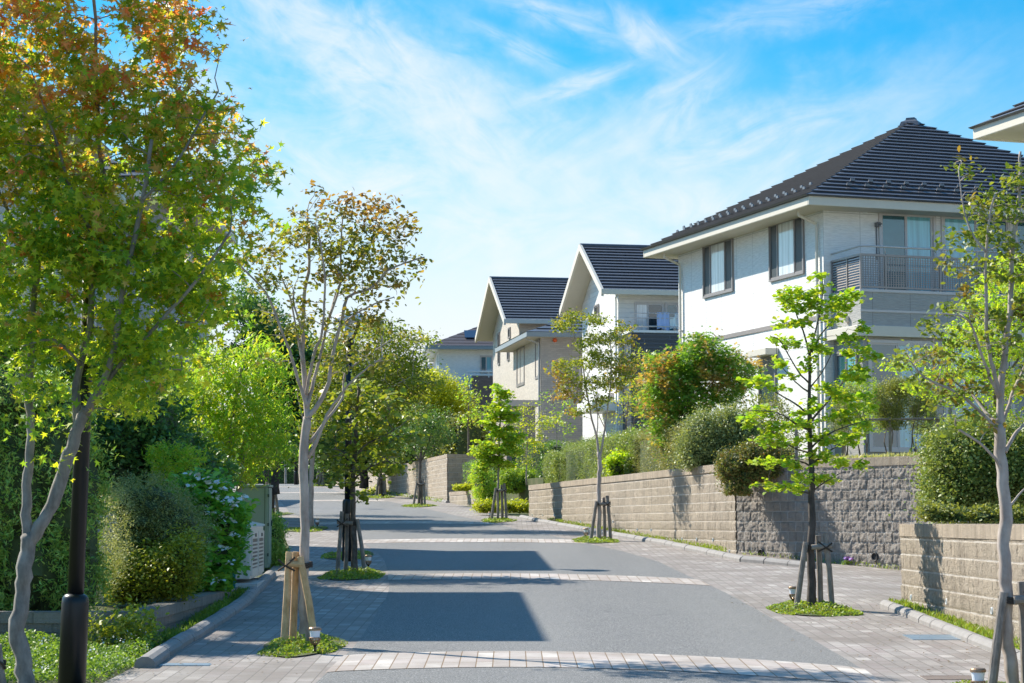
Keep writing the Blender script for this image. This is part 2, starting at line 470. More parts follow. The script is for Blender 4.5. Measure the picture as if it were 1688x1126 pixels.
def leafmat(name, cols, trans=.42, tcol=1.35, patch=None, pscale=1.2, pr=(.5, .62), gloss=.35, rough=.45, k=1.0, pz=None):
    """cols: ramp over random leaves; patch: second ramp used in some boughs (real autumn colour)"""
    if name in MATS: return MATS[name]
    m = bpy.data.materials.new(name); m.use_nodes = True
    nt = m.node_tree; nt.nodes.clear()
    g = N(nt, 'ShaderNodeNewGeometry')
    rnd = g.outputs['Random Per Island']
    cols = [tuple(min(.9 if name == 'white_petal' else .6, v * LEAFK * k) for v in q) for q in cols]
    if patch: patch = [tuple(min(.6, v * LEAFK * .9 * k) for v in q) for q in patch]
    kk = len(cols)
    c = ramp(nt, rnd, [(i / max(1, kk - 1), cols[i]) for i in range(kk)])
    if patch:
        kk = len(patch)
        c2 = ramp(nt, rnd, [(i / max(1, kk - 1), patch[i]) for i in range(kk)])
        nn = noise(nt, g.outputs['Position'], pscale, 3, .5)
        nn = mathn(nt, 'ADD', nn, mathn(nt, 'MULTIPLY', mathn(nt, 'SUBTRACT', rnd, .5), .12))
        if pz:
            sz_ = N(nt, 'ShaderNodeSeparateXYZ'); LK(nt, g.outputs['Position'], sz_.inputs[0])
            nn = mathn(nt, 'ADD', nn, mathn(nt, 'MULTIPLY', mathn(nt, 'SUBTRACT', sz_.outputs[2], pz[0]), pz[1]))
        f = ramp(nt, nn, [(pr[0], (0, 0, 0)), (pr[1], (1, 1, 1))])
        c = mixc(nt, f, c, c2)
    big = noise(nt, g.outputs['Position'], 3.0, 2, .5)
    c = mixc(nt, ramp(nt, big, [(.35, (0, 0, 0)), (.7, (.6, .6, .6))]), c, mixc(nt, 1.0, c, (.72, .78, .8), 'MULTIPLY'))
    d = N(nt, 'ShaderNodeBsdfPrincipled'); LK(nt, c, d.inputs['Base Color'])
    d.inputs['Roughness'].default_value = rough; d.inputs['Specular IOR Level'].default_value = gloss
    t = N(nt, 'ShaderNodeBsdfTranslucent')
    tcx = mixc(nt, 1.0, c, (tcol * 1.08, tcol, tcol * .40), 'MULTIPLY')
    LK(nt, tcx, t.inputs['Color'])
    mx = N(nt, 'ShaderNodeMixShader'); mx.inputs[0].default_value = trans
    LK(nt, d.outputs[0], mx.inputs[1]); LK(nt, t.outputs[0], mx.inputs[2])
    out = N(nt, 'ShaderNodeOutputMaterial'); LK(nt, mx.outputs[0], out.inputs[0])
    MATS[name] = m
    return m

def vnoise(x, y, seed):
    """smooth value noise on arrays"""
    xi = np.floor(x).astype(np.int64); yi = np.floor(y).astype(np.int64); fx = x - xi; fy = y - yi
    fx = fx * fx * (3 - 2 * fx); fy = fy * fy * (3 - 2 * fy)
    def h(a, b):
        n = (a * 374761393 + b * 668265263 + seed * 1442695041) & 0x7fffffff
        n = ((n ^ (n >> 13)) * 1274126177) & 0x7fffffff
        return (n & 0xffff) / 65535.0
    return (h(xi, yi) * (1 - fx) + h(xi + 1, yi) * fx) * (1 - fy) + (h(xi, yi + 1) * (1 - fx) + h(xi + 1, yi + 1) * fx) * fy
def relief(L, H, ztop, cell, bw, rh, amp, outward, seed):
    """split-face blocks as real relief: vertices over x 0..L, z ztop-H..ztop, pushed outward in y"""
    nx, nz = int(L / cell) + 1, int(H / cell) + 1
    X, Z = np.meshgrid(np.linspace(0, L, nx), np.linspace(ztop - H, ztop, nz))
    row = np.floor(Z / rh); fz = Z / rh - row
    u = X / bw + np.where(row.astype(int) % 2 == 0, 0, .5); col_ = np.floor(u); fu = u - col_
    e = np.minimum(np.minimum(fz, 1 - fz) * rh, np.minimum(fu, 1 - fu) * bw)
    edge = np.clip(e / .014, 0, 1); edge = edge * edge * (3 - 2 * edge)
    n = vnoise(X * 9, Z * 9, seed) * .34 + vnoise(X * 19, Z * 19, seed + 1) * .36 + vnoise(X * 41, Z * 41, seed + 2) * .30
    blk = vnoise(col_ * 7.3 + .5, row * 3.1 + .5, seed + 5)
    D = edge * (amp * (-.1 + 1.6 * n) + .006 * blk) - (1 - edge) * .004
    return X, Z, D * outward, nx, nz
def relief_mesh(L, H, ztop, cell, bw, rh, amp, y0, outward, seed):
    X, Z, D, nx, nz = relief(L, H, ztop, cell, bw, rh, amp, outward, seed)
    V = np.stack([X, y0 + D, Z], 2).reshape(-1, 3)
    i = np.arange(nz - 1)[:, None] * nx + np.arange(nx - 1)[None, :]; i = i.ravel()
    q = np.stack([i, i + 1, i + nx + 1, i + nx], 1)
    if outward > 0: q = q[:, ::-1]
    return V, q
# ------------------------------------------------------------------ foliage
SH = {
 'diamond': np.array([(-.5, 0), (0, -.26), (.5, 0), (0, .26)]),
 'oval': np.array([(-.5, 0), (-.25, -.22), (.12, -.25), (.5, 0), (.12, .25), (-.25, .22)]),
 'slim': np.array([(-.5, 0), (-.1, -.13), (.5, 0), (-.1, .13)]),
 'round': np.array([(-.45, -.1), (-.2, -.42), (.2, -.4), (.5, 0), (.2, .4), (-.2, .42), (-.45, .1)]),
}
_m = []
for i, (a, r) in enumerate([(-150, .22), (-118, .42), (-95, .17), (-62, .52), (-35, .2), (0, .62), (35, .2), (62, .52), (95, .17), (118, .42), (150, .22)]):
    _m.append((r * math.cos(R(a)) - .05, r * math.sin(R(a))))
SH['maple'] = np.array(_m)
def leafmesh(name, Pn, size, shape, mat, seed=0, up=.6, droop=.25, parent=None, origin=None, hang=0.0, cup=.12):
    """one mesh of many leaves; Pn world positions (n,3)"""
    rng = np.random.default_rng(seed)
    Pn = np.asarray(Pn, float); n = len(Pn)
    S = SH[shape]; k = len(S)
    sz = size * rng.uniform(.5, 1.4, n)
    nr = rng.normal(size=(n, 3)); nr /= np.linalg.norm(nr, axis=1)[:, None]
    nr[:, 2] = np.abs(nr[:, 2]) + up
    nr /= np.linalg.norm(nr, axis=1)[:, None]
    a = rng.normal(size=(n, 3)); a[:, 2] -= droop * 2 + hang * 3
    a -= (a * nr).sum(1)[:, None] * nr
    a /= np.linalg.norm(a, axis=1)[:, None] + 1e-9
    b = np.cross(nr, a)
    V = Pn[:, None, :] + sz[:, None, None] * (S[None, :, 0, None] * a[:, None, :] + S[None, :, 1, None] * b[:, None, :])
    V += (sz[:, None] * cup * (np.abs(S[:, 1]) * 2.0)[None, :])[:, :, None] * nr[:, None, :]
    V -= (sz[:, None] * .25 * (S[:, 0] ** 2)[None, :])[:, :, None] * nr[:, None, :]
    if origin is None: origin = Vector(Pn.mean(0))
    V = V.reshape(-1, 3) - np.array(origin)
    if parent is not None:
        pm = parent_matrix(parent).inverted()
        V = V + np.array(origin) - np.array(parent.location)
    me = bpy.data.meshes.new(name)
    me.vertices.add(n * k); me.vertices.foreach_set('co', V.ravel())
    me.loops.add(n * k); me.loops.foreach_set('vertex_index', np.arange(n * k, dtype=np.int32))
    me.polygons.add(n)
    me.polygons.foreach_set('loop_start', np.arange(0, n * k, k, dtype=np.int32))
    me.update(calc_edges=True)
    me.materials.append(mat)
    o = bpy.data.objects.new(name, me)
    COL.objects.link(o)
    if parent is not None: o.parent = parent
    else: o.location = origin
    return o
def ell(d, *es, dr=None, lift=0):
    """pixel ellipses (cx, cy, rx, ry[, dd]) at depth d -> 3D ellipsoids (centre, radii)"""
    out = []
    for e in es:
        dd = d + (e[4] if len(e) > 4 else 0)
        s = F / dd
        rx, ry = e[2] / s, e[3] / s
        rd = dr if dr is not None else (rx + ry) * .5
        out.append((np.array(P(e[0], e[1], dd)), np.array((rx, rd, ry))))
    return out
def clusters(es, dens, cr, per, rng, flat=.6, shell=.0):
    """cluster centres through the ellipsoids' volume and leaf positions round each"""
    C = []
    for c, r in es:
        v = r[0] * r[1] * r[2] * 4.19
        m = max(2, int(v * dens))
        q = rng.normal(size=(m, 3)); q /= np.linalg.norm(q, axis=1)[:, None]
        rad = rng.uniform(0, 1, m) ** (1 / 3 if shell == 0 else 1 / (3 + shell * 6))
        C.append(c + q * rad[:, None] * r)
    C = np.concatenate(C)
    L = []
    k = rng.poisson(per, len(C)) + 2
    for c, kk in zip(C, k):
        s = cr * rng.uniform(.6, 1.3)
        g = rng.normal(size=(kk, 3)) * s
        g[:, 2] *= flat
        L.append(c + g)
    return C, np.concatenate(L)
def jitter_path(pts, amp, rng, sub=3):
    """smooth polyline with small irregular bends"""
    pts = [Vector(p) for p in pts]
    out = []
    for i in range(len(pts) - 1):
        p0 = pts[max(i - 1, 0)]; p1 = pts[i]; p2 = pts[i + 1]; p3 = pts[min(i + 2, len(pts) - 1)]
        for j in range(sub):
            t = j / sub
            q = 0.5 * ((2 * p1) + (-p0 + p2) * t + (2 * p0 - 5 * p1 + 4 * p2 - p3) * t * t + (-p0 + 3 * p1 - 3 * p2 + p3) * t ** 3)
            if out: q = q + Vector(rng.normal(size=3)) * amp
            out.append(q)
    out.append(pts[-1])
    return out
def limb(mb, pxs, d, r0, r1, rng, dd0=0.0, dd1=0.0, n=7, amp=None):
    k = len(pxs)
    w3 = [P(x, y, d + dd0 + (dd1 - dd0) * i / (k - 1)) for i, (x, y) in enumerate(pxs)]
    pts = jitter_path(w3, amp if amp is not None else r0 * .12, rng)
    m = len(pts)
    rad = [(r0 + (r1 - r0) * (i / (m - 1)) ** .8) * rng.uniform(.93, 1.09) for i in range(m)]
    mb.tube(pts, rad, n)
    return pts
def twigs(mb, nodes, C, rng, r=.006, frac=1.0, maxlen=2.0):
    """branches that grow outward from the limbs to the leaf clusters, each from its nearest wood"""
    K = np.array([tuple(p) for p in nodes])
    d0 = np.array([np.min(np.linalg.norm(K - c, axis=1)) for c in C])
    sel = [i for i in np.argsort(d0) if rng.uniform() < frac]
    K = list(K); D = [0.0] * len(K)
    K = np.array(K); D = np.array(D)
    for i in sel:
        c = C[i]
        dist = np.linalg.norm(K - c, axis=1) + np.maximum(0, K[:, 2] - c[2]) * .9 + D * .06
        j = int(np.argmin(dist)); a = Vector(K[j]); b = Vector(c)
        L = (b - a).length
        if L > maxlen or L < .02: continue
        m1 = a.lerp(b, .35) + Vector(rng.normal(size=3)) * L * .06 + Vector((0, 0, L * .04)); m2 = a.lerp(b, .7) + Vector(rng.normal(size=3)) * L * .06
        rr = r * max(.45, 1.25 - .16 * D[j])
        mb.tube([a, m1, m2, b], [rr, rr * .85, rr * .7, rr * .5], 4, cap=False)
        K = np.vstack([K, [tuple(m2), tuple(b)]]); D = np.append(D, [D[j] + 1, D[j] + 1])
def tree(name, label, base, d, limbs, crown, leaf, bk, cat='tree', group=None, dens=30, cr=.16, per=14, size=.06, shape='oval', up=.5,
         droop=.3, hang=0, twr=.006, frac=1.0, seed=1, flat=.6, shell=0, dr=None, extra=None, maxlen=2.0, cup=.12, dm=2.6):
    rng = np.random.default_rng(seed)
    root = empty(name, base, 0, label, cat, group)
    mb = MB(); nodes = []
    for lm in limbs:
        nodes += limb(mb, lm[0], d, lm[1], lm[2], rng, *(lm[3:5] if len(lm) > 3 else ()))[1:]
    es = ell(d, *crown, dr=dr)
    C, L = clusters(es, dens * dm, cr, per, rng, flat, shell)
    low = min(crown, key=lambda e: e[3])
    hi = [p for p in nodes if p.z > base[2] + .8] or nodes
    twigs(mb, hi, C, rng, twr, min(1, frac * 420 / len(C)), maxlen)
    mb.build('trunk', bk, root, world=True, smooth=True)
    leafmesh('crown', L, size, shape, leaf, seed, up, droop, parent=root, hang=hang, cup=cup)
    return root
def shrub(name, label, es, leaf, cat='shrub', n=6000, size=.04, shape='diamond', seed=1, bump_=.10, core=True, group=None, up=.3, droop=.0, corecol=None,
          per=26, shoots=90, stems=False, lo=None, hang=0, corescale=.86, out=1.0):
    """dense shrub: leafy lumps over the surface of the ellipsoids, a dim twiggy mass inside"""
    rng = np.random.default_rng(seed)
    areas = np.array([(r[0] * r[2] + r[1] * r[2] + r[0] * r[1]) for c, r in es])
    L = []
    ph_ = rng.uniform(0, 6.28, 6)
    def lumpy(q):
        return 1 + .15 * np.sin(5.3 * q[:, 0] + ph_[0]) * np.sin(4.7 * q[:, 2] + ph_[1]) + .11 * np.sin(9.1 * q[:, 2] + ph_[2]) * np.cos(8.3 * q[:, 0] + ph_[3]) + .05 * np.sin(15 * q[:, 0] + 13 * q[:, 2] + ph_[4])
    for (c, r), ar in zip(es, areas):
        m = max(3, int(n * ar / areas.sum() / per))
        q = rng.normal(size=(m, 3)); q /= np.linalg.norm(q, axis=1)[:, None]
        cc = c + q * r * (rng.uniform(.80, 1.06, m) * out)[:, None]
        cc = c + (cc - c) * lumpy(q)[:, None]
        for p in cc:
            s = bump_ * rng.uniform(.5, 1.3)
            L.append(p + rng.normal(size=(per, 3)) * s)
    # stray shoots
    for (c, r), ar in zip(es, areas):
        for _ in range(max(2, int(shoots * ar / areas.sum()))):
            q = rng.normal(size=3); q[2] = abs(q[2]) * .9; q /= np.linalg.norm(q)
            s0 = c + q * r * .95; dv = q + rng.normal(size=3) * .35 + (0, 0, .5); dv /= np.linalg.norm(dv)
            k = int(rng.integers(5, 12)); t = np.linspace(0, rng.uniform(1.2, 3.2) * bump_, k)
            L.append(s0 + dv * t[:, None] + rng.normal(size=(k, 3)) * size * .35)
    L = np.concatenate(L)
    zb = min(c[2] - r[2] for c, r in es) if lo is None else lo
    L = L[L[:, 2] > zb + .01]
    base = Vector((es[0][0][0], es[0][0][1], zb))
    root = empty(name, base, 0, label, cat, group)
    leafmesh('foliage', L, size, shape, leaf, seed, up, droop, parent=root, hang=hang)
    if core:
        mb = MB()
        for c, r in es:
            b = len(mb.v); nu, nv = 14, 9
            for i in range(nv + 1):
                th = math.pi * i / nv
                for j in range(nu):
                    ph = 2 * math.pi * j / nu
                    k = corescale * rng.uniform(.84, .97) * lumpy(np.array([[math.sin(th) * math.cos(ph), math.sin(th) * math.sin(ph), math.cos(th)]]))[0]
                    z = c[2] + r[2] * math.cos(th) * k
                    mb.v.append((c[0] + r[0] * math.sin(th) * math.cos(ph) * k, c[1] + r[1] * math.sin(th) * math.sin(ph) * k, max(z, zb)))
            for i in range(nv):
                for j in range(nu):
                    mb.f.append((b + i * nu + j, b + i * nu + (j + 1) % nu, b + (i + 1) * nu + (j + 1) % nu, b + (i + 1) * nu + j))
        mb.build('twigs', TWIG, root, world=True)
    return root
def hedge(name, label, A, B, zb, h, t, leaf, n, size=.035, seed=1, shape='diamond', group=None, cat='hedge', jit=.05, zb2=None):
    """clipped hedge box running from A to B (plan points), thickness t, tops square"""
    rng = np.random.default_rng(seed)
    zb2 = zb if zb2 is None else zb2
    A = Vector((A[0], A[1], 0)); B = Vector((B[0], B[1], 0)); L = (B - A).length
    u = (B - A).normalized(); v = Vector((-u.y, u.x, 0))
    areas = [L * h, L * h, L * t, t * h, t * h]
    tot = sum(areas); pts = []
    for k, ar in enumerate(areas):
        m = int(n * ar / tot)
        a = rng.uniform(0, 1, m); b = rng.uniform(0, 1, m); j = rng.normal(size=m) * jit
        lump = .07 * np.sin(a * L * 3.1 + k) * np.sin(b * 7 + k * 2) + .05 * np.sin(a * L * 7.7 + k * 3)
        j = j + lump
        if k == 0: s, q, z = a * L, j, b * h
        elif k == 1: s, q, z = a * L, t + j, b * h
        elif k == 2: s, q, z = a * L, b * t, h + j
        elif k == 3: s, q, z = j, a * t, b * h
        else: s, q, z = L + j, a * t, b * h
        zz = zb + (zb2 - zb) * s / L + np.maximum(z, .02)
        pts.append(np.stack([A.x + u.x * s + v.x * q, A.y + u.y * s + v.y * q, zz], 1))
    pts = np.concatenate(pts)
    root = empty(name, (A.x, A.y, zb), 0, label, cat, group)
    leafmesh('foliage', pts, size, shape, leaf, seed, .3, 0, parent=root)
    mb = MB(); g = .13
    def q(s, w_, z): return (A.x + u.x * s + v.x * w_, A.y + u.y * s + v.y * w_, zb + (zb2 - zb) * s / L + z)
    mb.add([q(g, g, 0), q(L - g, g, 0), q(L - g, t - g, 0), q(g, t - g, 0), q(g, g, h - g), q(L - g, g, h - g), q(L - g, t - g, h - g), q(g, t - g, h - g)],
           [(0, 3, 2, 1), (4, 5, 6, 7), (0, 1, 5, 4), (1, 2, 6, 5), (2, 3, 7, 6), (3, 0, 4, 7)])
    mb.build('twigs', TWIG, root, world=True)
    return root
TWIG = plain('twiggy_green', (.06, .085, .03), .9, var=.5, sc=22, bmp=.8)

# ================================================================== the setting
def sheet(name, rows, mat, kind='structure', dz=0.0, uvf=None):
    """rows: list of lists of (x, y) plan points, equal counts; draped on the street surface"""
    mb = MB(); n = len(rows[0]); mb.uv = [] if uvf else None
    for r in rows:
        for p in r:
            mb.v.append((p[0], p[1], gz(p[0], p[1]) + dz))
            if uvf: mb.uv.append(uvf(p))
    for i in range(len(rows) - 1):
        for j in range(n - 1):
            a = i * n + j
            mb.f.append((a, a + 1, a + n + 1, a + n))
    o = mb.build(name, mat)
    if kind: o['kind'] = kind
    return o
def poly_at(poly, y):
    """x of a polyline [(x, y)...] at depth y"""
    for (xa, ya), (xb, yb) in zip(poly, poly[1:]):
        if ya <= y <= yb: return xa + (xb - xa) * (y - ya) / (yb - ya)
    return poly[0][0] if y < poly[0][1] else poly[-1][0]
ys = [-40, -10, 0, 6, 10, 14] + [16 + i * 1.0 for i in range(0, 60)] + [76 + 2.5 * i for i in range(0, 42)] + [200, 232, 300, 500, 900, 1600]
M_ASPH = asphalt()
M_PAVE = paver('paving', (.30, .272, .252), (.51, .47, .435), (.16, .14, .12), 0.24, .13)
M_BAND = paver('band_paving', (.46, .41, .375), (.76, .72, .66), (.20, .13, .07), .42, .142, useuv=True, off=0.0)
def soilmat():
    m, nt, bs = newmat('soil_grass')
    p = worldpos(nt)
    n = noise(nt, p, 2.2, 6, .7)
    c = ramp(nt, n, [(.3, (.05, .07, .02)), (.5, (.09, .11, .035)), (.7, (.16, .13, .08))])
    LK(nt, c, bs.inputs['Base Color']); bs.inputs['Roughness'].default_value = .95
    bump(nt, bs, noise(nt, p, 30, 4, .7), .8, .03)
    return m
M_SOIL = soilmat()
M_CONC = plain('concrete', (.50, .48, .45), .85, var=.25, sc=5, bmp=.35)
M_KERB = plain('kerb_concrete', (.27, .255, .245), .85, var=.3, sc=9, bmp=.5)
xs = [-900, -300, -120, -60, -30, -18, -10, -6, -3.4, 0, 2, 4.2, 6, 8, 10.2, 16, 30, 60, 150, 400, 900]
sheet('ground', [[(x, y) for x in xs] for y in ys], M_SOIL, dz=-.05)

# edges of the paved street, traced on the ground and kept in plan
KL = [(G(*p).x, G(*p).y) for p in [(238, 1101), (265, 1082), (340, 1037), (397, 999), (446, 950)]]
KL = [(-3.1, -40), (-3.1, 15)] + KL + [(-4.2, 40), (-5.7, 52), (-8.0, 66), (-10.6, 84), (-14, 105), (-18.5, 132), (-24, 160)]
KR = [(G(*p).x, G(*p).y) for p in [(1683, 1090), (1460, 999)]]
KR = [(4.38, -40)] + KR
KR2 = [(G(*p).x, G(*p).y) for p in [(1478, 945), (1344, 934), (1227, 926), (1092, 897), (1026, 886), (960, 874), (895, 862), (860, 854), (791, 841), (738, 829), (640, 814)]]
KR2 = [(p[0], p[1]) for p in KR2]
RE = sorted(KR + [(4.45, 24.6), (10, 24.95), (10, 32), (7.7, 33.1), (6.6, 34.7), (5.3, 36.5), (4.3, 37.8)] + [q for q in KR2 if q[1] > 38.5] + [(-10.6, 128), (-17, 160)], key=lambda p: p[1])
LE = KL
prow = []
for y in [yy for yy in ys if -40 <= yy <= 178]:
    a, b = poly_at(LE, y), poly_at(RE, y)
    a -= .1; b += .12
    prow.append([(a + (b - a) * t / 12, y) for t in range(13)])
sheet('paved_footway', prow, M_PAVE, dz=0)
# asphalt carriageway, laid 4 mm proud
AL = [(528, 1120), (582, 1069), (605, 1037), (636, 988), (642, 971), (640, 945), (634, 924), (622, 911), (594, 893), (570, 881), (544, 871), (478, 845)]
AR = [(1452, 1126), (1416, 1099), (1377, 1077), (1340, 1055), (1268, 1017), (1200, 979), (1135, 950), (1085, 926), (1026, 909), (967, 896), (931, 888), (898, 881), (860, 874), (785, 857), (746, 849), (711, 841), (667, 832), (620, 823), (566, 812), (525, 802)]
AL = [(-2.0, -40), (-1.7, 10)] + [(G(*p).x, G(*p).y) for p in AL] + [(-8.9, 80), (-12.2, 105), (-17, 132), (-22.4, 160)]
AR = [(3.3, -40), (3.3, 10)] + [(G(*p).x, G(*p).y) for p in AR] + [(-14, 138), (-18.5, 160)]
rr = []
for y in [yy for yy in ys if -40 <= yy <= 178]:
    a, b = poly_at(AL, y), poly_at(AR, y)
    rr.append([(a + (b - a) * t / 8, y) for t in range(9)])
sheet('asphalt_road', rr, M_ASPH, dz=.004)
# paved bands across the carriageway (gentle arcs)
def band(y0, xc, k, dep):
    rows = []
    xl = poly_at(AL, y0) - .02; xr = poly_at(AR, y0) + .02
    X = [xl - .1 + (xr - xl + .2) * i / 20 for i in range(21)]
    for t in (0, .33, .66, 1):
        rows.append([(x, y0 + dep * t - k * (x - xc) ** 2) for x in X])
    # clip each end at the carriageway's edge
    rows = [[(min(max(x, poly_at(AL, y) - .01), poly_at(AR, y) + .01), y) for x, y in r] for r in rows]
    return rows
b_y = [(1101, 838, .17, 1.42), (955, 800, .16, 1.45), (894, 780, .14, 1.9), (863.5, 700, .12, 2.2)]
for py, px, k, dep in b_y:
    g0 = G(px, py)
    sheet('paved_band', band(g0.y, g0.x, k, dep), M_BAND, dz=.008, uvf=(lambda y0, k, xc: (lambda p: (p[0] + .02, p[1] + k * (p[0] - xc) ** 2 - y0)))(g0.y, k, g0.x))
for y0 in (83, 102, 122):
    xc = (poly_at(AL, y0) + poly_at(AR, y0)) / 2
    sheet('paved_band', band(y0, xc, .1, 2.4), M_BAND, dz=.008, uvf=(lambda y0, k, xc: (lambda p: (p[0], p[1] + k * (p[0] - xc) ** 2 - y0)))(y0, .1, xc))

# rounded kerbs
def kerb(path, r, mat, name='kerb', h=.5):
    mb = MB(); pts = []
    for (xa, ya), (xb, yb) in zip(path, path[1:]):
        L = math.hypot(xb - xa, yb - ya); k = max(1, int(L / .6))
        for i in range(k):
            t0, t1 = i / k, (i + .975) / k
            p0 = Vector((xa + (xb - xa) * t0, ya + (yb - ya) * t0, 0)); p1 = Vector((xa + (xb - xa) * t1, ya + (yb - ya) * t1, 0))
            p0.z = gz(p0.x, p0.y); p1.z = gz(p1.x, p1.y)
            j = random.uniform(-.004, .004)
            b = len(mb.v); nrm = Vector((-(p1 - p0).y, (p1 - p0).x, 0)).normalized()
            prof = [(-r, -.02), (-r, h * r), (-r * .75, r * .85 * h * 2), (-r * .3, r * 1.1 * h * 2), (r * .3, r * 1.1 * h * 2), (r * .75, r * .85 * h * 2), (r, h * r), (r, -.02)]
            for p in (p0, p1):
                for a, z in prof: mb.v.append(tuple(p + nrm * (a + j) + Vector((0, 0, z + j))))
            m = len(prof)
            for q in range(m - 1): mb.f.append((b + q, b + q + 1, b + m + q + 1, b + m + q))
            mb.f.append(tuple(b + q for q in range(m))); mb.f.append(tuple(b + m + q for q in reversed(range(m))))
    o = mb.build(name, mat); o['kind'] = 'structure'
    return o
kerb([p for p in KL if 17 < p[1] < 31], .085, M_KERB)
kerb([(4.38, 12)] + [p for p in KR if p[1] > 15], .075, M_KERB)
kerb(sorted([p for p in KR2 if 33 < p[1] < 61], key=lambda p: p[1]), .085, M_KERB)
kerb(sorted([p for p in KR2 if p[1] > 69], key=lambda p: p[1]), .085, M_KERB)

# ------------------------------------------------------------------ retaining walls
M_BLK = blockwall('sunny_block', (.74, .635, .505), (.46, .375, .285), (.88, .82, .74), .40, .18, .09, .42, vj=(.25, .2, .15))
M_BLK2 = blockwall('driveway_block', (.66, .59, .52), (.42, .36, .31), (.72, .68, .63), .40, .18, .11, .3)
M_CAP = blockwall('cap_block', (.60, .50, .385), (.38, .30, .22), (.36, .30, .24), .20, .4, .04, .5)
def wall(name, label, A, B, ztop, thick, mat, zbase=None, cap=.15, weep=None, cat='wall', group=None, side=1, capmat=None, relief_cell=0, relief_amp=.022):
    """A, B plan ends; thickness goes to the left of A->B when side=1; object x runs along it, z counted down from the top so courses hang from the cap"""
    A = Vector((A[0], A[1], 0)); B = Vector((B[0], B[1], 0)); L = (B - A).length
    ang = math.atan2((B - A).y, (B - A).x)
    zb = (min(gz(A.x, A.y), gz(B.x, B.y)) - .3) if zbase is None else zbase
    root = empty(name, (A.x, A.y, ztop), ang, label, cat, group)
    n = 1
    y0, y1 = (0, thick) if side == 1 else (-thick, 0)
    mb = MB(); mb.box(0, L, y0, y1, -(ztop - zb), -cap)
    fo = mb.build('block_face', mat, root)
    if relief_cell:
        yo = y0 if side == 1 else y1; sg_ = -1 if side == 1 else 1
        V, q = relief_mesh(L, ztop - zb - cap, -cap, relief_cell, .40, .18, relief_amp, yo + sg_ * .002, sg_, int(L * 10))
        me = bpy.data.meshes.new('block_face'); me.vertices.add(len(V)); me.vertices.foreach_set('co', V.ravel())
        me.loops.add(len(q) * 4); me.loops.foreach_set('vertex_index', q.ravel().astype(np.int32)); me.polygons.add(len(q)); me.polygons.foreach_set('loop_start', np.arange(0, len(q) * 4, 4, dtype=np.int32)); me.update(calc_edges=True)
        bm = bmesh.new(); bm.from_mesh(fo.data); bm.from_mesh(me); bm.to_mesh(fo.data); bm.free(); bpy.data.meshes.remove(me)
    e = .03 if relief_cell else .012
    mb = MB(); mb.box(-e, L + e, y0 - e, y1 + e, -cap, 0)
    mb.build('coping', capmat or M_CAP, root, bevel=.006)
    for (s, z) in (weep or []):
        m2 = MB(); yy = 0
        prof = [(.020, -.004), (.034, -.004), (.036, .004), (.030, .008), (.020, .006)]
        m2.lathe([(.036, -.01), (.036, .006), (.030, .010), (.024, .006), (.022, -.004)], 14)
        o = m2.build('weep_pipe', PIPEW, root)
        o.rotation_euler = (R(90) if side == 1 else R(-90), 0, 0)
        o.location = (s, (y0 - .022 if side == 1 else y1 + .022), z)
    return root
PIPEW = plain('grey_pipe', (.22, .24, .25), .6)
PIPEL = plain('pale_pipe', (.62, .66, .68), .5)
# wall beside the near right footway
def along(A, B, pxs, ztop):
    """weep holes: pixel -> (distance along, height below top)"""
    A3 = Vector((A[0], A[1], ztop)); u = Vector((B[0] - A[0], B[1] - A[1], 0)).normalized(); n = Vector((u.y, -u.x, 0))
    out = []
    for p in pxs:
        h = planehit(p[0], p[1], A3, n)
        out.append(((h - A3).dot(u), h.z - ztop))
    return out
W2A = (4.66, 24.75); W2B = (4.72, 12.0)
PIPEW, _pw = PIPEL, PIPEW
wall('retaining_wall', 'short tan split-block retaining wall on the right behind the near crepe myrtle', W2A, W2B, 1.74, .22, M_BLK, side=1, relief_cell=.02,
     weep=along(W2A, W2B, [(1505, 985), (1564, 992), (1639, 1007)], 1.74), group='block retaining walls')
W2C = (11.0, 24.9)
wall('retaining_wall', 'tan block wall end return facing the driveway on the right', (11.0, 24.77), (4.90, 24.77), 1.737, .2, M_BLK, side=1)
PIPEW = PIPEL
W1A = (.52, 61.3); W1B = (4.11, 37.9)
wp = [(878.5, 849), (896, 849), (915, 849), (937, 860), (958.5, 860), (981, 859), (1012, 860), (1030, 874), (1052, 873.5), (1075, 874), (1102, 887), (1126, 889), (1150, 889), (1177, 890), (1192, 909), (1204, 909)]
wall('retaining_wall', 'long tan split-block retaining wall under the hedge, running along the right footway', W1A, W1B, 2.86, .22, M_BLK, side=1, relief_cell=.025, weep=along(W1A, W1B, wp, 2.86), group='block retaining walls')
PIPEW = _pw
_d = Vector((2.3, -3.4, 0)).normalized()
RWB = (4.11 + _d.x * 5.6, 37.9 + _d.y * 5.6)
rw = wall('retaining_wall', 'rough grey-brown block wall across the back of the driveway, with two round drain pipes', (4.13, 37.87), RWB, 2.855, .22, M_BLK2, side=1, relief_cell=.018, relief_amp=.032,
     weep=[], group='block retaining walls')
for (s, z) in along((4.13, 37.87), RWB, [(1257, 912), (1445, 918)], 2.855):
    m2 = MB(); m2.lathe([(.075, -.01), (.075, .014), (.068, .02), (.055, .014), (.05, .0)], 18)
    o = m2.build('drain_pipe', plain('dark_pipe', (.02, .02, .022), .6), rw); o.rotation_euler = (R(90), 0, 0); o.location = (s, -.035, z)
M_DGREY = plain('dark_pipe', (.02, .02, .022), .6)
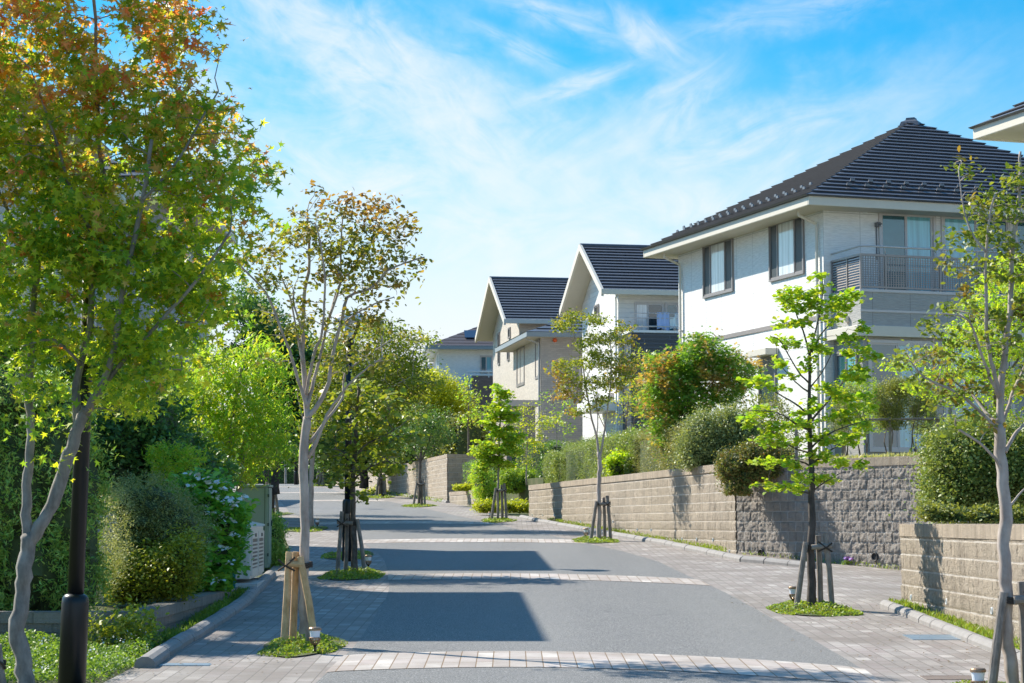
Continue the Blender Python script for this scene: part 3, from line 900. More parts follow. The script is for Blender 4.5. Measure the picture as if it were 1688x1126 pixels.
# far walls on the right, up the hill
wall('retaining_wall', 'distant tan block retaining wall high on the right, up towards the crest', (-11.5, 133), (-2.54, 81.5), 4.46, .25, M_BLK, side=1, relief_cell=.06, group='block retaining walls')
wall('retaining_wall', 'shaded end return of the distant block wall beside the clipped hedge', (-2.53, 81.48), (-.9, 81.9), 4.455, .25, M_BLK, side=1)
wall('low_wall', 'low tan block planter wall in front of the clipped hedge', (-2.45, 80.9), (-1.15, 74.5), 2.95, .2, M_BLK, side=1, group='low block walls')
wall('low_wall', 'low shaded block planter wall behind the staked lime tree', (-1.13, 74.4), (1.0, 69.5), 2.72, .2, M_BLK, side=1, group='low block walls')
# terraces behind the walls
def terrace(name, poly, z):
    mb = MB(); mb.prism(poly, z - 3.0, z); o = mb.build(name, M_SOIL); o['kind'] = 'structure'; return o
terrace('terrace_ground', [(4.9, 12), (30, 12), (30, 24.75), (4.9, 24.75)], 1.66)
terrace('terrace_ground', [(.76, 61.25), (4.33, 37.95), (7.5, 33.4), (30, 31), (30, 66), (.76, 66)], 2.74)
terrace('terrace_ground', [(1.0, 66), (40, 66), (40, 100), (-.9, 100), (-1.0, 75)], 3.2)
terrace('terrace_ground', [(-11.2, 133), (-2.3, 81.7), (-.9, 82), (60, 100), (60, 140), (-11, 140)], 4.36)
# low wall of the bed on the left
M_BLK3 = blockwall('old_planter_block', (.36, .32, .28), (.22, .19, .16), (.20, .18, .15), .42, .2, .03, .7)
PB = (-3.44, 19.5)
pl = wall('planter_wall', 'low weathered dark block wall edging the shrub bed on the left', (-3.52, 27.2), PB, .93, .18, M_BLK3, side=-1, cap=.11, capmat=blockwall('old_coping', (.36, .33, .29), (.24, .21, .18), (.20, .18, .15), .45, .4, .02, .5))
m_ = MB(); m_.box(0, 4.6, 0, .18, -.6, -.11)
_r = empty('planter_wall', (-8.05, 19.32, .928), 0, 'low block wall facing the camera at the near end of the left shrub bed', 'wall')
m_.build('block_face', M_BLK3, _r); m_ = MB(); m_.box(-.01, 4.61, -.012, .192, -.11, 0); m_.build('coping', pl.children[1].data.materials[0], _r, bevel=.006)
terrace('planter_ground', [(-9, 19.5), (-3.64, 19.5), (-3.66, 27.2), (-9, 27.2)], .86)

# drain grates
M_GRATE = plain('galvanised', (.30, .37, .42), .45, .6, var=.2)
M_RUST = plain('cast_iron', (.22, .17, .14), .7, .3, var=.3)
def grate(label, a, b, wdt, mat, nb, axis='x'):
    g = G(*a)
    root = empty('drain_grate', (g.x, g.y, gz(g.x, g.y) - .007), 0, label, 'drain grate', 'drain grates')
    L, D = b, wdt
    mb = MB(); t = .02
    mb.box(0, L, 0, t, 0, .012); mb.box(0, L, D - t, D, 0, .012); mb.box(0, t, t, D - t, 0, .012); mb.box(L - t, L, t, D - t, 0, .012)
    mb.build('frame', mat, root); root.rotation_euler = (math.atan(SL), 0, 0)
    for i in range(nb):
        m2 = MB(); x = L * (i + 1) / (nb + 1)
        m2.box(x - .010, x + .010, t, D - t, .002, .011)
        m2.build('bar', mat, root)
    m3 = MB(); m3.box(t, L - t, t, D - t, -.002, .001); m3.build('pit', M_DGREY, root)
grate('blue-grey drain grate in the paving beside the right wall', (1505, 1055), .50, .55, M_GRATE, 22)
grate('rusty brown drain grate at the bottom edge on the right', (1528, 1121), .42, .30, M_RUST, 18)
# cover plate on the left footway
g = G(262, 1098)
mb = MB(); mb.box(0, .42, 0, .42, 0, .008); mb.box(.02, .40, .02, .40, .008, .010)
tag(mb.build('cover_plate', M_GRATE, None, (g.x, g.y, g.z - .002)), 'blue-grey square cover plate in the left footway', 'cover plate')

# ================================================================== houses
M_TRIM = plain('cream_trim', (.66, .61, .52), .55, var=.05)
M_SOFF = plain('cream_soffit', (.60, .54, .45), .7, var=.05)
M_ROOF = rooftile('dark_blue_tile', (.082, .086, .10))
M_ROOFB = rooftile('dark_brown_tile', (.060, .045, .045), .55)
M_ALU = plain('window_frame_grey', (.30, .27, .26), .45, .2)
M_ALUL = plain('window_frame_pale', (.55, .51, .49), .45, .2)
M_RAIL = plain('rail_taupe', (.34, .29, .265), .45, .3)
M_LOUV = plain('louvre_dark', (.13, .11, .105), .5)
M_GLASS_D = glassmat('dark_glass', (.02, .035, .04))
M_GLASS_C = glassmat('curtained_glass', (.02, .03, .03), curtain=(.75, .80, .82))
M_GLASS_T = glassmat('teal_glass', (.03, .11, .13))
M_GLASS_B = glassmat('teal_curtained_glass', (.1, .3, .35), curtain=(.22, .55, .62))
M_SHUT = plain('roller_shutter', (.05, .06, .065), .5)
M_WHITE = plain('white_paint', (.8, .8, .79), .5)

class House:
    def __init__(s, label, E, rot, over, zg, name='house', cat='house', group='houses along the street'):
        """E: plan position of the eave corner nearest the street and camera; local x = to the right along the front, y = back along the side"""
        s.rot = R(rot)
        s.v = Vector((math.cos(s.rot), math.sin(s.rot), 0)); s.u = Vector((-math.sin(s.rot), math.cos(s.rot), 0))
        o = Vector((E[0], E[1], 0)) + s.v * over + s.u * over
        s.o = Vector((o.x, o.y, zg)); s.over = over
        s.root = empty(name, s.o, s.rot, label, cat, group)
    def loc(s, p):
        q = Vector(p) - s.o
        return Vector((q.dot(s.v), q.dot(s.u), q.z))
    def side(s, px, py, x=0.0):
        h = s.loc(planehit(px, py, s.o + s.v * x, s.v)); return h.y, h.z
    def front(s, px, py, y=0.0):
        h = s.loc(planehit(px, py, s.o + s.u * y, s.u)); return h.x, h.z
    def part(s, name, mb, mat, par=None, **k):
        return mb.build(name, mat, par or s.root, **k)
def course_roof(mb, A, B, C, D, n, step=.05, lap=.0):
    """stepped tile courses over the face with eave A-B and top C-D (C above A)"""
    A, B, C, D = map(Vector, (A, B, C, D))
    nr = (B - A).cross(C - A)
    if nr.length < 1e-6: nr = (B - A).cross(D - A)
    nr.normalize()
    if nr.z < 0: nr = -nr
    for i in range(n):
        t0, t1 = i / n, (i + 1) / n
        a0, b0 = A.lerp(C, t0), B.lerp(D, t0); a1, b1 = A.lerp(C, t1), B.lerp(D, t1)
        up = nr * step
        dn_ = (A - C).normalized() * .035; dn2 = (B - D).normalized() * .035
        vs_ = [a0, b0, a0 + up + dn_, b0 + up + dn2, a1 + nr * .004, b1 + nr * .004]
        mb.add(vs_, [(0, 1, 3, 2), (2, 3, 5, 4), (0, 2, 4), (1, 5, 3)])
def fascia(mb, A, B, h, t=.05, inward=Vector((0, 0, 0))):
    """board hanging below the eave line A-B, thickness t inward"""
    A, B = Vector(A), Vector(B); i = inward.normalized() * t
    d = Vector((0, 0, -h))
    vs_ = [A, B, B + i, A + i, A + d, B + d, B + i + d, A + i + d]
    mb.add(vs_, [(0, 1, 2, 3), (4, 7, 6, 5), (0, 4, 5, 1), (1, 5, 6, 2), (2, 6, 7, 3), (3, 7, 4, 0)])
def window(H, plane, a, b, z0, z1, style='slide', depth=0.0, frame=None, split=None, glass=None, parent=None, name='window', fw=.05, proud=.05):
    """plane 'side': on the wall facing the street, a..b run along y; 'front': a..b run along x. depth = wall plane offset"""
    frame = frame or M_ALU
    def bx(mb, s0, s1, d0, d1, q0, q1):
        if plane == 'side': mb.box(depth - d1, depth - d0, s0, s1, q0, q1)
        else: mb.box(s0, s1, depth - d1, depth - d0, q0, q1)
    mb = MB()
    bx(mb, a, b, -.02, proud, z0, z0 + fw); bx(mb, a, b, -.02, proud, z1 - fw, z1)
    bx(mb, a, a + fw, -.02, proud - .002, z0 + fw, z1 - fw); bx(mb, b - fw, b, -.02, proud - .002, z0 + fw, z1 - fw)
    f = mb.build(name, frame, parent or H.root)
    cuts = split or [0, .5, 1]
    gl = glass or [M_GLASS_D, M_GLASS_C]
    for i in range(len(cuts) - 1):
        s0 = a + fw + (b - a - 2 * fw) * cuts[i]; s1 = a + fw + (b - a - 2 * fw) * cuts[i + 1]
        m2 = MB(); bx(m2, s0 + .02, s1 - .02, -.005, .012, z0 + fw + .03, z1 - fw - .03); m2.build('pane', gl[i % len(gl)], f)
        m3 = MB(); o_ = .016 + .01 * (i % 2)
        bx(m3, s0, s1, -.004, o_ + .012, z0 + fw, z0 + fw + .04); bx(m3, s0, s1, -.004, o_ + .012, z1 - fw - .04, z1 - fw)
        bx(m3, s0, s0 + .03, -.004, o_ + .01, z0 + fw + .04, z1 - fw - .04); bx(m3, s1 - .03, s1, -.004, o_ + .01, z0 + fw + .04, z1 - fw - .04)
        m3.build('sash', frame, f)
    return f

# ---------------- house 4: the large white house with hip roof
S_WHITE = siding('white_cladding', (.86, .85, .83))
S_WHITE2 = siding('white_cladding_shaded', (.40, .39, .37))  # same white cladding, shade on the front put into a greyer colour
E4 = P(1335, 320, 45.3)
H4 = House('large white two-storey house with dark hip roof and a balcony over the driveway', (E4.x, E4.y), 18.5, .65, 2.74)
ov = .65; zE = E4.z - 2.74 - .10          # eave line, local
Wd, Dp = 9.3, 8.3
zS = zE - .14                            # soffit
mb = MB(); mb.box(0, Wd, 0, Dp, -.3, zS)
H4.part('wall', mb, S_WHITE)
# soffit slab + fascia
mb = MB(); mb.box(-ov, Wd + ov, -ov, Dp + ov, zS, zS + .04); H4.part('soffit', mb, M_SOFF)
mb = MB()
a, b, c, d = (-ov, -ov, zE + .05), (Wd + ov, -ov, zE + .05), (Wd + ov, Dp + ov, zE + .05), (-ov, Dp + ov, zE + .05)
mb.box(-ov - .06, Wd + ov + .06, -ov - .06, -ov - .003, zS - .01, zE + .06)
mb.box(-ov - .06, Wd + ov + .06, Dp + ov + .003, Dp + ov + .06, zS - .01, zE + .06)
mb.box(-ov - .06, -ov - .003, -ov - .003, Dp + ov + .003, zS - .01, zE + .06)
mb.box(Wd + ov + .003, Wd + ov + .06, -ov - .003, Dp + ov + .003, zS - .01, zE + .06)
H4.part('gutter', mb, M_TRIM, bevel=.015)
mb = MB(); ap = ((Wd) / 2, Dp / 2, zE + 2.95)
r_ = ov + .10
q0, q1, q2, q3 = (-r_, -r_, zE + .05), (Wd + r_, -r_, zE + .05), (Wd + r_, Dp + r_, zE + .05), (-r_, Dp + r_, zE + .05)
for A_, B_ in ((q0, q1), (q3, q0), (q2, q3), (q1, q2)): course_roof(mb, A_, B_, ap, ap, 24, .055)
rf = H4.part('roof', mb, M_ROOF)
mb = MB(); mb.lathe([(.36, -.14), (.30, -.02), (.17, .03), (.15, .09), (.02, .10)], 4, ap); mb.build('roof_cap', M_ROOF, rf)
# snow guards
sg = MB()
sg.add([(-.07, -.05, 0), (.07, -.05, 0), (.07, .0, 0), (-.07, .0, 0), (-.06, -.05, .08), (.06, -.05, .08), (.06, -.03, .08), (-.06, -.03, .08)],
       [(0, 3, 2, 1), (4, 5, 6, 7), (0, 1, 5, 4), (1, 2, 6, 5), (2, 3, 7, 6), (3, 0, 4, 7)])
g0 = None
def guard(p, rz):
    global g0
    if g0 is None:
        g0 = sg.build('snow_guard', plain('guard_metal', (.16, .165, .18), .35), rf); o = g0
    else:
        o = g0.copy(); COL.objects.link(o); o.parent = rf
    o.location = p; o.rotation_euler = (0, 0, rz); o.scale = (.85, .8, .72)
k_ = 2.9 / (Dp / 2 + r_); kx = 2.9 / (Wd / 2 + r_)
for row in (0, 1):
    for i in range(13):
        yy = -r_ + (Dp / 2 + r_) * (2.15 + row * 1.0) / 19
        guard((.55 + i * .46 + row * .0 - (0 if row == 0 else -.23), yy, zE + .05 + (yy + r_) * k_ + .05), 0)
    for i in range(17):
        xx = -r_ + (Wd / 2 + r_) * (2.15 + row) / 19
        guard((xx, .6 + i * .46 + row * .23, zE + .05 + (xx + r_) * kx + .05), R(-90))
# mid band
zb_ = H4.side(1349, 524)[1]
mb = MB(); mb.box(-.025, -.002, -.02, Dp, zb_ - .05, zb_ + .05); H4.part('belt_course', mb, M_RAIL)
def sidewin(H, pa, pb, **k):
    (y0, z0), (y1, z1) = H.side(*pa), H.side(*pb)
    return window(H, 'side', min(y0, y1), max(y0, y1), min(z0, z1), max(z0, z1), **k)
def frontwin(H, pa, pb, yp=0.0, **k):
    (x0, z0), (x1, z1) = H.front(pa[0], pa[1], yp), H.front(pb[0], pb[1], yp)
    return window(H, 'front', min(x0, x1), max(x0, x1), min(z0, z1), max(z0, z1), depth=yp, **k)
sidewin(H4, (1160, 404), (1210, 480), split=[0, .25, .78, 1], glass=[M_SHUT, M_GLASS_C, M_SHUT])
sidewin(H4, (1269, 369), (1327, 451), split=[0, .25, .78, 1], glass=[M_SHUT, M_GLASS_C, M_SHUT])
# ground floor side window under a small hood
f = sidewin(H4, (1252, 592), (1281, 668), split=[0, 1], glass=[M_GLASS_D])
y0, z0 = H4.side(1254, 590); y1, z1 = H4.side(1283, 575)
mb = MB(); mb.box(-.34, -.002, min(y0, y1) - .02, max(y0, y1) + .05, z0, z0 + .16); H4.part('window_hood', mb, M_TRIM, bevel=.01)
# ground floor block under the balcony
PX, PY = .17, -1.4
zfl = H4.front(1440, 537, PY)[1]; zbm = H4.front(1440, 555, PY)[1]
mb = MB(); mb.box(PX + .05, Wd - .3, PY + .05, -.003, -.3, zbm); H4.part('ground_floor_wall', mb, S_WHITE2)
mb = MB(); mb.box(PX - .14, Wd - .1, PY - .10, -.004, zbm + .002, zfl - .002); H4.part('beam', mb, M_TRIM, bevel=.01)
zt = H4.front(1440, 479, PY)[1]
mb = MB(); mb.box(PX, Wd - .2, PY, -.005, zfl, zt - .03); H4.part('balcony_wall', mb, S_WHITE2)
mb = MB(); mb.box(PX - .02, Wd - .18, PY - .02, PY + .12, zt - .03, zt + .03); mb.box(PX - .02, PX + .1, PY + .12, -.005, zt - .03, zt + .03)
zs_ = H4.front(1440, 512, PY)[1]; mb.box(PX - .018, Wd - .18, PY - .018, PY - .002, zs_ - .03, zs_ + .02)
H4.part('balcony_coping', mb, M_ALUL)
ztop = H4.front(1440, 420, PY)[1]
# balcony balustrade
bal = MB(); bal.box(PX, Wd - .2, PY - .01, PY + .04, ztop - .03, ztop + .02); bal.box(PX, PX + .045, PY + .04, -.01, ztop - .03, ztop + .02)
bal.box(PX + .002, Wd - .2, PY - .008, PY + .03, zt + .06, zt + .10)
posts = [PX] + [PX + .05 + H4.front(1460, 450, PY)[0] * 0 + x for x in ()] 
xp = [PX, H4.front(1459, 450, PY)[0], H4.front(1549, 450, PY)[0], H4.front(1640, 450, PY)[0], Wd - .25]
for x in xp: bal.box(x, x + .045, PY - .004, PY + .036, zt + .03, ztop - .03)
for y in (PY + .62, -.06): bal.box(PX + .002, PX + .04, y, y + .045, zt + .03, ztop - .03)
balo = H4.part('balustrade', bal, M_RAIL)
lat = MB(); x = PX + .07
while x < Wd - .3:
    lat.box(x, x + .022, PY + .008, PY + .02, zt + .10, ztop - .03); x += .062
z = zt + .15
while z < ztop - .05:
    lat.box(PX + .05, Wd - .25, PY + .022, PY + .030, z, z + .014); z += .05
lat.build('lattice_panel', M_RAIL, balo)
lou = MB(); z = zt + .10
while z < ztop - .05:
    lou.add([(PX + .01, PY + .05, z), (PX + .04, PY + .05, z + .035), (PX + .04, -.06, z + .035), (PX + .01, -.06, z)], [(0, 1, 2, 3)])
    lou.add([(PX + .012, PY + .05, z - .006), (PX + .042, PY + .05, z + .029), (PX + .042, -.06, z + .029), (PX + .012, -.06, z - .006)], [(3, 2, 1, 0)])
    z += .058
lou.build('louvre_panel', M_LOUV, balo)
hr = MB(); zr = H4.front(1440, 406, PY)[1]
hr.tube([(PX + .02, -.02, zr - .02), (PX + .02, PY + .05, zr), (PX + .10, PY, zr), (Wd - .3, PY, zr)], .022, 8)
for x in (PX + .6, PX + 2.0, PX + 3.4, PX + 4.8): hr.tube([(x, PY, zr), (x + .05, PY + .03, ztop)], .01, 6)
hr.build('handrail', M_ALUL, balo, smooth=True)
# balcony windows (front wall, upper floor)
window(H4, 'front', *[H4.front(x, 450)[0] for x in (1449, 1543)], zfl + .12, H4.front(1450, 347)[1], split=[0, .47, .97, 1], glass=[M_GLASS_T, M_GLASS_B, M_ALUL], frame=M_ALUL, fw=.07)
window(H4, 'front', *[H4.front(x, 450)[0] for x in (1552, 1665)], zfl + .12, H4.front(1450, 347)[1], split=[0, .5, 1], glass=[M_GLASS_B, M_GLASS_T], frame=M_ALUL, fw=.07)
window(H4, 'front', *[H4.front(x, 450)[0] for x in (1672, 1760)], zfl + .12, H4.front(1450, 347)[1], split=[0, .5, 1], glass=[M_GLASS_T, M_GLASS_B], frame=M_ALUL, fw=.07)
# ground floor windows
window(H4, 'front', *[H4.front(x, 600, PY + .05)[0] for x in (1430, 1560)], .55, H4.front(1450, 560, PY)[1], depth=PY + .05, split=[0, .36, .7, 1], glass=[M_GLASS_T, M_GLASS_B, M_GLASS_T], frame=M_ALUL, fw=.07)
window(H4, 'front', *[H4.front(x, 600, PY + .05)[0] for x in (1566, 1670)], .55, H4.front(1450, 560, PY)[1], depth=PY + .05, split=[0, .5, 1], glass=[M_GLASS_B, M_GLASS_T], frame=M_ALUL, fw=.07)
h = H4
def side_at(x): pass
y_a = H4.side(1372, 600, PX + .05)[0]; 
window(H4, 'side', PY + .25, -.12, .95, zbm - .25, depth=PX + .05, split=[0, .5, 1], glass=[M_GLASS_B, M_GLASS_T], frame=M_ALU)
# downpipe, vent, rail bracket
def downpipe(H, x, y, z0, z1, dirx=-1, reach=.5, mat=None, side=True):
    mb = MB()
    p = [(x - .06, y, z0), (x - .06, y, z1 - .45), (x - .07, y, z1 - .33), (x - reach, y - .02, z1 - .16), (x - reach - .03, y - .02, z1)]
    mb.tube(p, .035, 8); 
    for z in (z0 + 1, z0 + 2.6, z0 + 4.2): mb.box(x - .10, x - .002, y - .045, y + .045, z, z + .03)
    return H.part('downpipe', mb, mat or M_TRIM, smooth=False)
downpipe(H4, 0, .22, -.2, zS + .05)
downpipe(H4, 0, Dp - .25, -.2, zS + .05)
mb = MB(); mb.lathe([(.09, 0), (.09, .03), (.06, .06), (.01, .065)], 18)
xv, zv = H4.front(1425, 346)
o = H4.part('vent_cap', mb, M_WHITE, smooth=False); o.rotation_euler = (R(90), 0, 0); o.location = (xv, -.002, zv)
mb = MB(); xv, zv = H4.front(1444, 371)
mb.box(xv - .04, xv + .04, -.16, -.002, zv - .05, zv + .05); mb.box(xv - .012, xv + .012, -.03, -.004, zv - .8, zv - .05); mb.box(xv - .02, xv + .02, -.26, -.16, zv - .02, zv + .01)
H4.part('clothes_pole_bracket', mb, plain('bracket_grey', (.16, .16, .17), .5), bevel=.005)
mb = MB(); xv, zv = H4.side(1384, 527, PX)
mb.box(PX - .09, PX - .002, PY + .55, PY + .67, zfl + .12, zfl + .26); H4.part('outlet_hood', mb, M_TRIM, bevel=.01)

# ---------------- gable houses
def gable_house(label, E, rot, over, zg, L, W, zeave, rise, wallm, name='house', courses=11, roofm=None, overg=.75, hole=None):
    """ridge runs along x (front direction); gable faces the street on x = 0"""
    H = House(label, E, rot, over, zg)
    H.o  # wall corner
    D = L - 2 * over
    mb = MB(); zw = zeave - .05
    pk = zw + rise * (D / 2) / (L / 2)
    vs_ = [(0, 0, -.3), (W, 0, -.3), (W, D, -.3), (0, D, -.3), (0, 0, zw), (W, 0, zw), (W, D, zw), (0, D, zw), (0, D / 2, pk), (W, D / 2, pk)]
    mb.add(vs_, [(0, 3, 2, 1), (0, 1, 5, 4), (2, 3, 7, 6), (1, 2, 6, 9, 5), (3, 0, 4, 8, 7), (4, 5, 9, 8), (7, 8, 9, 6)])
    H.part('wall', mb, wallm)
    rm = roofm or M_ROOF
    th = .13
    ze = zeave - over * rise / (L / 2) + .12; zr = ze + rise
    A, B = Vector((-overg, -over, ze)), Vector((W + overg, -over, ze)); C, Dd = Vector((-overg, D / 2, zr)), Vector((W + overg, D / 2, zr))
    A2, B2 = Vector((-overg, D + over, ze)), Vector((W + overg, D + over, ze))
    mb = MB(); e = Vector((.06, 0, 0))
    course_roof(mb, A + e, B - e, C + e, Dd - e, courses, .06)
    course_roof(mb, B2 - e, A2 + e, Dd - e, C + e, courses, .06)
    r = H.part('roof', mb, rm)
    mb = MB(); mb.tube([tuple(C + e + Vector((-.02, 0, .03))), tuple(Dd - e + Vector((0, 0, .03)))], .075, 8); mb.build('ridge_cap', rm, r)
    # barge boards and soffit (cream)
    mb = MB(); dn = Vector((0, 0, -.25)); i = Vector((.09, 0, 0))
    for X0, s in ((-overg, 1), (W + overg, -1)):
        for P0, P1 in (((X0, -over - .05, ze - .02), (X0, D / 2, zr + .0)), ((X0, D + over + .05, ze - .02), (X0, D / 2, zr + .0))):
            P0, P1 = Vector(P0) + Vector((0, 0, .06)), Vector(P1) + Vector((0, 0, .09)); ii = i * s
            mb = MB(); mb.add([P0, P1, P1 + dn, P0 + dn, P0 + ii, P1 + ii, P1 + dn + ii, P0 + dn + ii],
                   [(0, 1, 2, 3), (7, 6, 5, 4), (0, 4, 5, 1), (3, 2, 6, 7), (0, 3, 7, 4), (1, 5, 6, 2)])
            H.part('barge_board', mb, M_TRIM)
    mb = MB(); q = Vector((0, 0, -.10)); g = .095
    for (a_, b_, c_, d_) in ((Vector((-overg + g, -over, ze)), Vector((W + overg - g, -over, ze)), Vector((W + overg - g, D / 2, zr)), Vector((-overg + g, D / 2, zr))),
                             (Vector((W + overg - g, D + over, ze)), Vector((-overg + g, D + over, ze)), Vector((-overg + g, D / 2, zr)), Vector((W + overg - g, D / 2, zr)))):
        mb.slab([a_ + q * .3, b_ + q * .3, c_ + q * .3, d_ + q * .3], .10)
    H.part('soffit', mb, M_SOFF)
    for ya, yb in ((-over - .08, -over - .003), (D + over + .003, D + over + .08)):
        mb = MB(); mb.box(-overg, W + overg, ya, yb, ze - .14, ze + .04); H.part('gutter', mb, M_TRIM, bevel=.01)
    H.D = D; H.W = W; H.ze = ze; H.zw = zw
    return H
S_W3 = siding('white_boarding', (.85, .84, .82), panel=(3.0, 2.8), tile=(3.0, .16), line=.75)
E3 = P(1000, 486, 70)
H3 = gable_house('white gabled house with laundry on its balcony and dark cladding below', (E3.x, E3.y), 10.5, .55, 3.2, 6.9, 9.0, E3.z - 3.2 + .35, 1.97, S_W3, courses=15)
M_NAVY = siding('dark_navy_cladding', (.045, .055, .07), tile=(1.8, .14), line=2.2, joint=False, rough=.4)
xa = H3.front(1046, 545)[0]; PB3 = -1.2
zc = H3.front(1046, 548, PB3)[1]
mb = MB(); xa = H3.front(1040, 560, PB3)[0]; mb.box(xa, 8.5, PB3, -.003, .0, zc); H3.part('balcony_wall', mb, M_NAVY)
mb = MB(); mb.box(xa - .04, 8.55, PB3 - .04, PB3 + .10, zc, zc + .08); mb.box(xa - .04, xa + .10, PB3 + .10, -.003, zc, zc + .08); H3.part('balcony_coping', mb, M_WHITE)
mb = MB(); mb.tube([(xa, PB3 + .05, zc + .22), (8.5, PB3 + .05, zc + .22)], .025, 8)
for k in range(7): mb.tube([(xa + .02 + k * 1.2, PB3 + .05, zc + .08), (xa + .02 + k * 1.2, PB3 + .05, zc + .22)], .015, 6)
H3.part('handrail', mb, M_ALUL)
za, zb2_ = H3.front(1046, 498)[1], zc - .7
window(H3, 'front', H3.front(1046, 520)[0], H3.front(1094, 520)[0], zb2_, za, split=[0, .45, 1], glass=[M_GLASS_C, M_GLASS_D], frame=M_ALUL)
window(H3, 'front', H3.front(1096, 520)[0], H3.front(1150, 520)[0], zb2_, za, split=[0, .35, 1], glass=[M_GLASS_T, M_GLASS_D], frame=M_ALUL)
sidewin(H3, (981, 504), (988, 520), split=[0, 1], glass=[M_GLASS_D])
sidewin(H3, (1004, 650), (1012, 672), split=[0, 1], glass=[M_GLASS_D])
downpipe(H3, 0, .15, 0, H3.zw, reach=.0, mat=M_WHITE)
for x in (0,):
    mb = MB(); mb.box(-.9, -.003, .2, 2.6, 2.4, 2.75); H3.part('porch_roof', mb, M_WHITE)
window(H3, 'front', 1.6, 3.4, .1, 2.2, split=[0, .5, 1], glass=[M_GLASS_T, M_GLASS_D], frame=M_ALUL, depth=PB3)
# laundry on the balcony
zl = H3.front(1060, 516, PB3)[1]
def lw(px, py): q = H3.front(px, py, PB3 + .35); return q
poles = empty('laundry_pole', H3.o, H3.rot, 'pair of thin laundry poles over the white balcony rail', 'laundry pole')
for zz in (lw(1050, 516)[1], lw(1050, 524)[1]):
    mb = MB(); mb.tube([(xa + .05, PB3 + .35, zz), (7.5, PB3 + .35, zz)], .016, 6); mb.build('pole', M_ALUL, poles)
for (x0, x1, yt, yb, col, lab) in ((1083, 1103, 516, 543, (.45, .55, .78), 'pale blue towel hanging on the laundry pole'), (1104, 1131, 524, 543, (.78, .84, .80), 'white sheet draped over the laundry pole at the roof edge'), (1112, 1118, 517, 534, (.8, .8, .8), 'white cloth hanging between towel and sheet'),):
    (a0, z1_), (a1, z0_) = lw(x0, yt), lw(x1, yb); mb = MB(); n = 10
    for i in range(n + 1):
        t = i / n; yy = PB3 + .33 + .025 * math.sin(t * 17)
        for j, zz in enumerate((z0_ + .04 * math.sin(t * 5), (z0_ + z1_) / 2, z1_ + .02)):
            mb.v.append((a0 + (a1 - a0) * t, yy + .01 * j, zz))
    for i in range(n):
        for j in range(2): b_ = i * 3 + j; mb.f.append((b_, b_ + 3, b_ + 4, b_ + 1))
    o = mb.build('laundry_cloth', plain('cloth%d' % x0, col, .9), None, loc=H3.o); o.rotation_euler = (0, 0, H3.rot)
    sm = o.modifiers.new('solid', 'SOLIDIFY'); sm.thickness = .006
    tag(o, lab, 'laundry', 'laundry on the balcony')

# ---------------- house 2: beige brick gable house with a front wing
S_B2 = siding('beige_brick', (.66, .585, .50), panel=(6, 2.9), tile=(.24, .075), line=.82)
S_B2F = siding('beige_brick_shaded', (.50, .46, .43), panel=(1.8, 6), tile=(.24, .075), line=.7)  # darker copy of the beige brick, shade of the front in its colour
E2 = P(838, 527, 86)
H2 = gable_house('beige brick gabled house with narrow slit windows', (E2.x, E2.y), 9.0, .55, 3.6, 8.6, 9.5, E2.z - 3.6 + .15, 2.25, S_B2, courses=16)
for a_, b_ in (((821.5, 549), (824.5, 601)), ((838.5, 541), (842, 557)), ((837, 568), (840, 594))): sidewin(H2, a_, b_, split=[0, 1], glass=[M_GLASS_D])
E2w = P(871, 549, 78)
H2w = House('beige brick two-storey wing with a low hip roof in front of the gabled house', (E2w.x, E2w.y), 9.5, .6, 3.2)
zE2 = E2w.z - 3.2
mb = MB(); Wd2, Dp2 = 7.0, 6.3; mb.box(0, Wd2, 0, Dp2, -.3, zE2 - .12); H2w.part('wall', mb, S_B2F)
# sunlit side in paler brick: sun and shade put into the two colours
mb = MB(); mb.box(-.02, -.002, .0, Dp2, -.3, zE2 - .125); H2w.part('sunlit_side_skin', mb, S_B2)
mb = MB(); mb.box(-.6, Wd2 + .6, -.6, Dp2 + .6, zE2 - .12, zE2 - .06); H2w.part('soffit', mb, M_SOFF)
mb = MB(); mb.box(-.68, Wd2 + .68, -.68, -.603, zE2 - .14, zE2 + .05); mb.box(-.68, -.603, -.603, Dp2 + .68, zE2 - .14, zE2 + .05); mb.box(Wd2 + .603, Wd2 + .68, -.603, Dp2 + .68, zE2 - .14, zE2 + .05)
H2w.part('gutter', mb, plain('bluegrey_gutter', (.25, .29, .31), .5), bevel=.01)
r2 = .66; c0, c1, c2, c3 = (-r2, -r2, zE2 + .03), (Wd2 + r2, -r2, zE2 + .03), (Wd2 + r2, Dp2 + r2, zE2 + .03), (-r2, Dp2 + r2, zE2 + .03)
ra, rb = (3.4, 3.1, zE2 + 1.55), (3.9, 3.1, zE2 + 1.55)
mb = MB(); course_roof(mb, c0, c1, ra, rb, 9, .045); course_roof(mb, c3, c0, ra, ra, 9, .045); course_roof(mb, c2, c3, rb, ra, 9, .045); course_roof(mb, c1, c2, rb, rb, 9, .045)
H2w.part('roof', mb, M_ROOF)
sidewin(H2w, (853, 573), (865.5, 634), split=[0, .55, 1], glass=[M_GLASS_T, M_GLASS_D], fw=.09)
sidewin(H2w, (883.5, 561), (891, 623), split=[0, 1], glass=[M_GLASS_D], fw=.08)
frontwin(H2w, (942, 590), (957, 650), split=[0, 1], glass=[M_GLASS_D], frame=M_ALUL)
downpipe(H2w, 0, .12, 0, zE2, reach=.55, mat=plain('grey_pipe2', (.42, .42, .42), .5))
mb = MB(); mb.lathe([(.08, 0), (.08, .06), (.05, .09)], 12); x_, z_ = H2w.front(914.5, 561); o = H2w.part('warning_lamp', mb, plain('orange_plastic', (.75, .12, .02), .4)); o.rotation_euler = (R(90), 0, 0); o.location = (x_, -.003, z_)
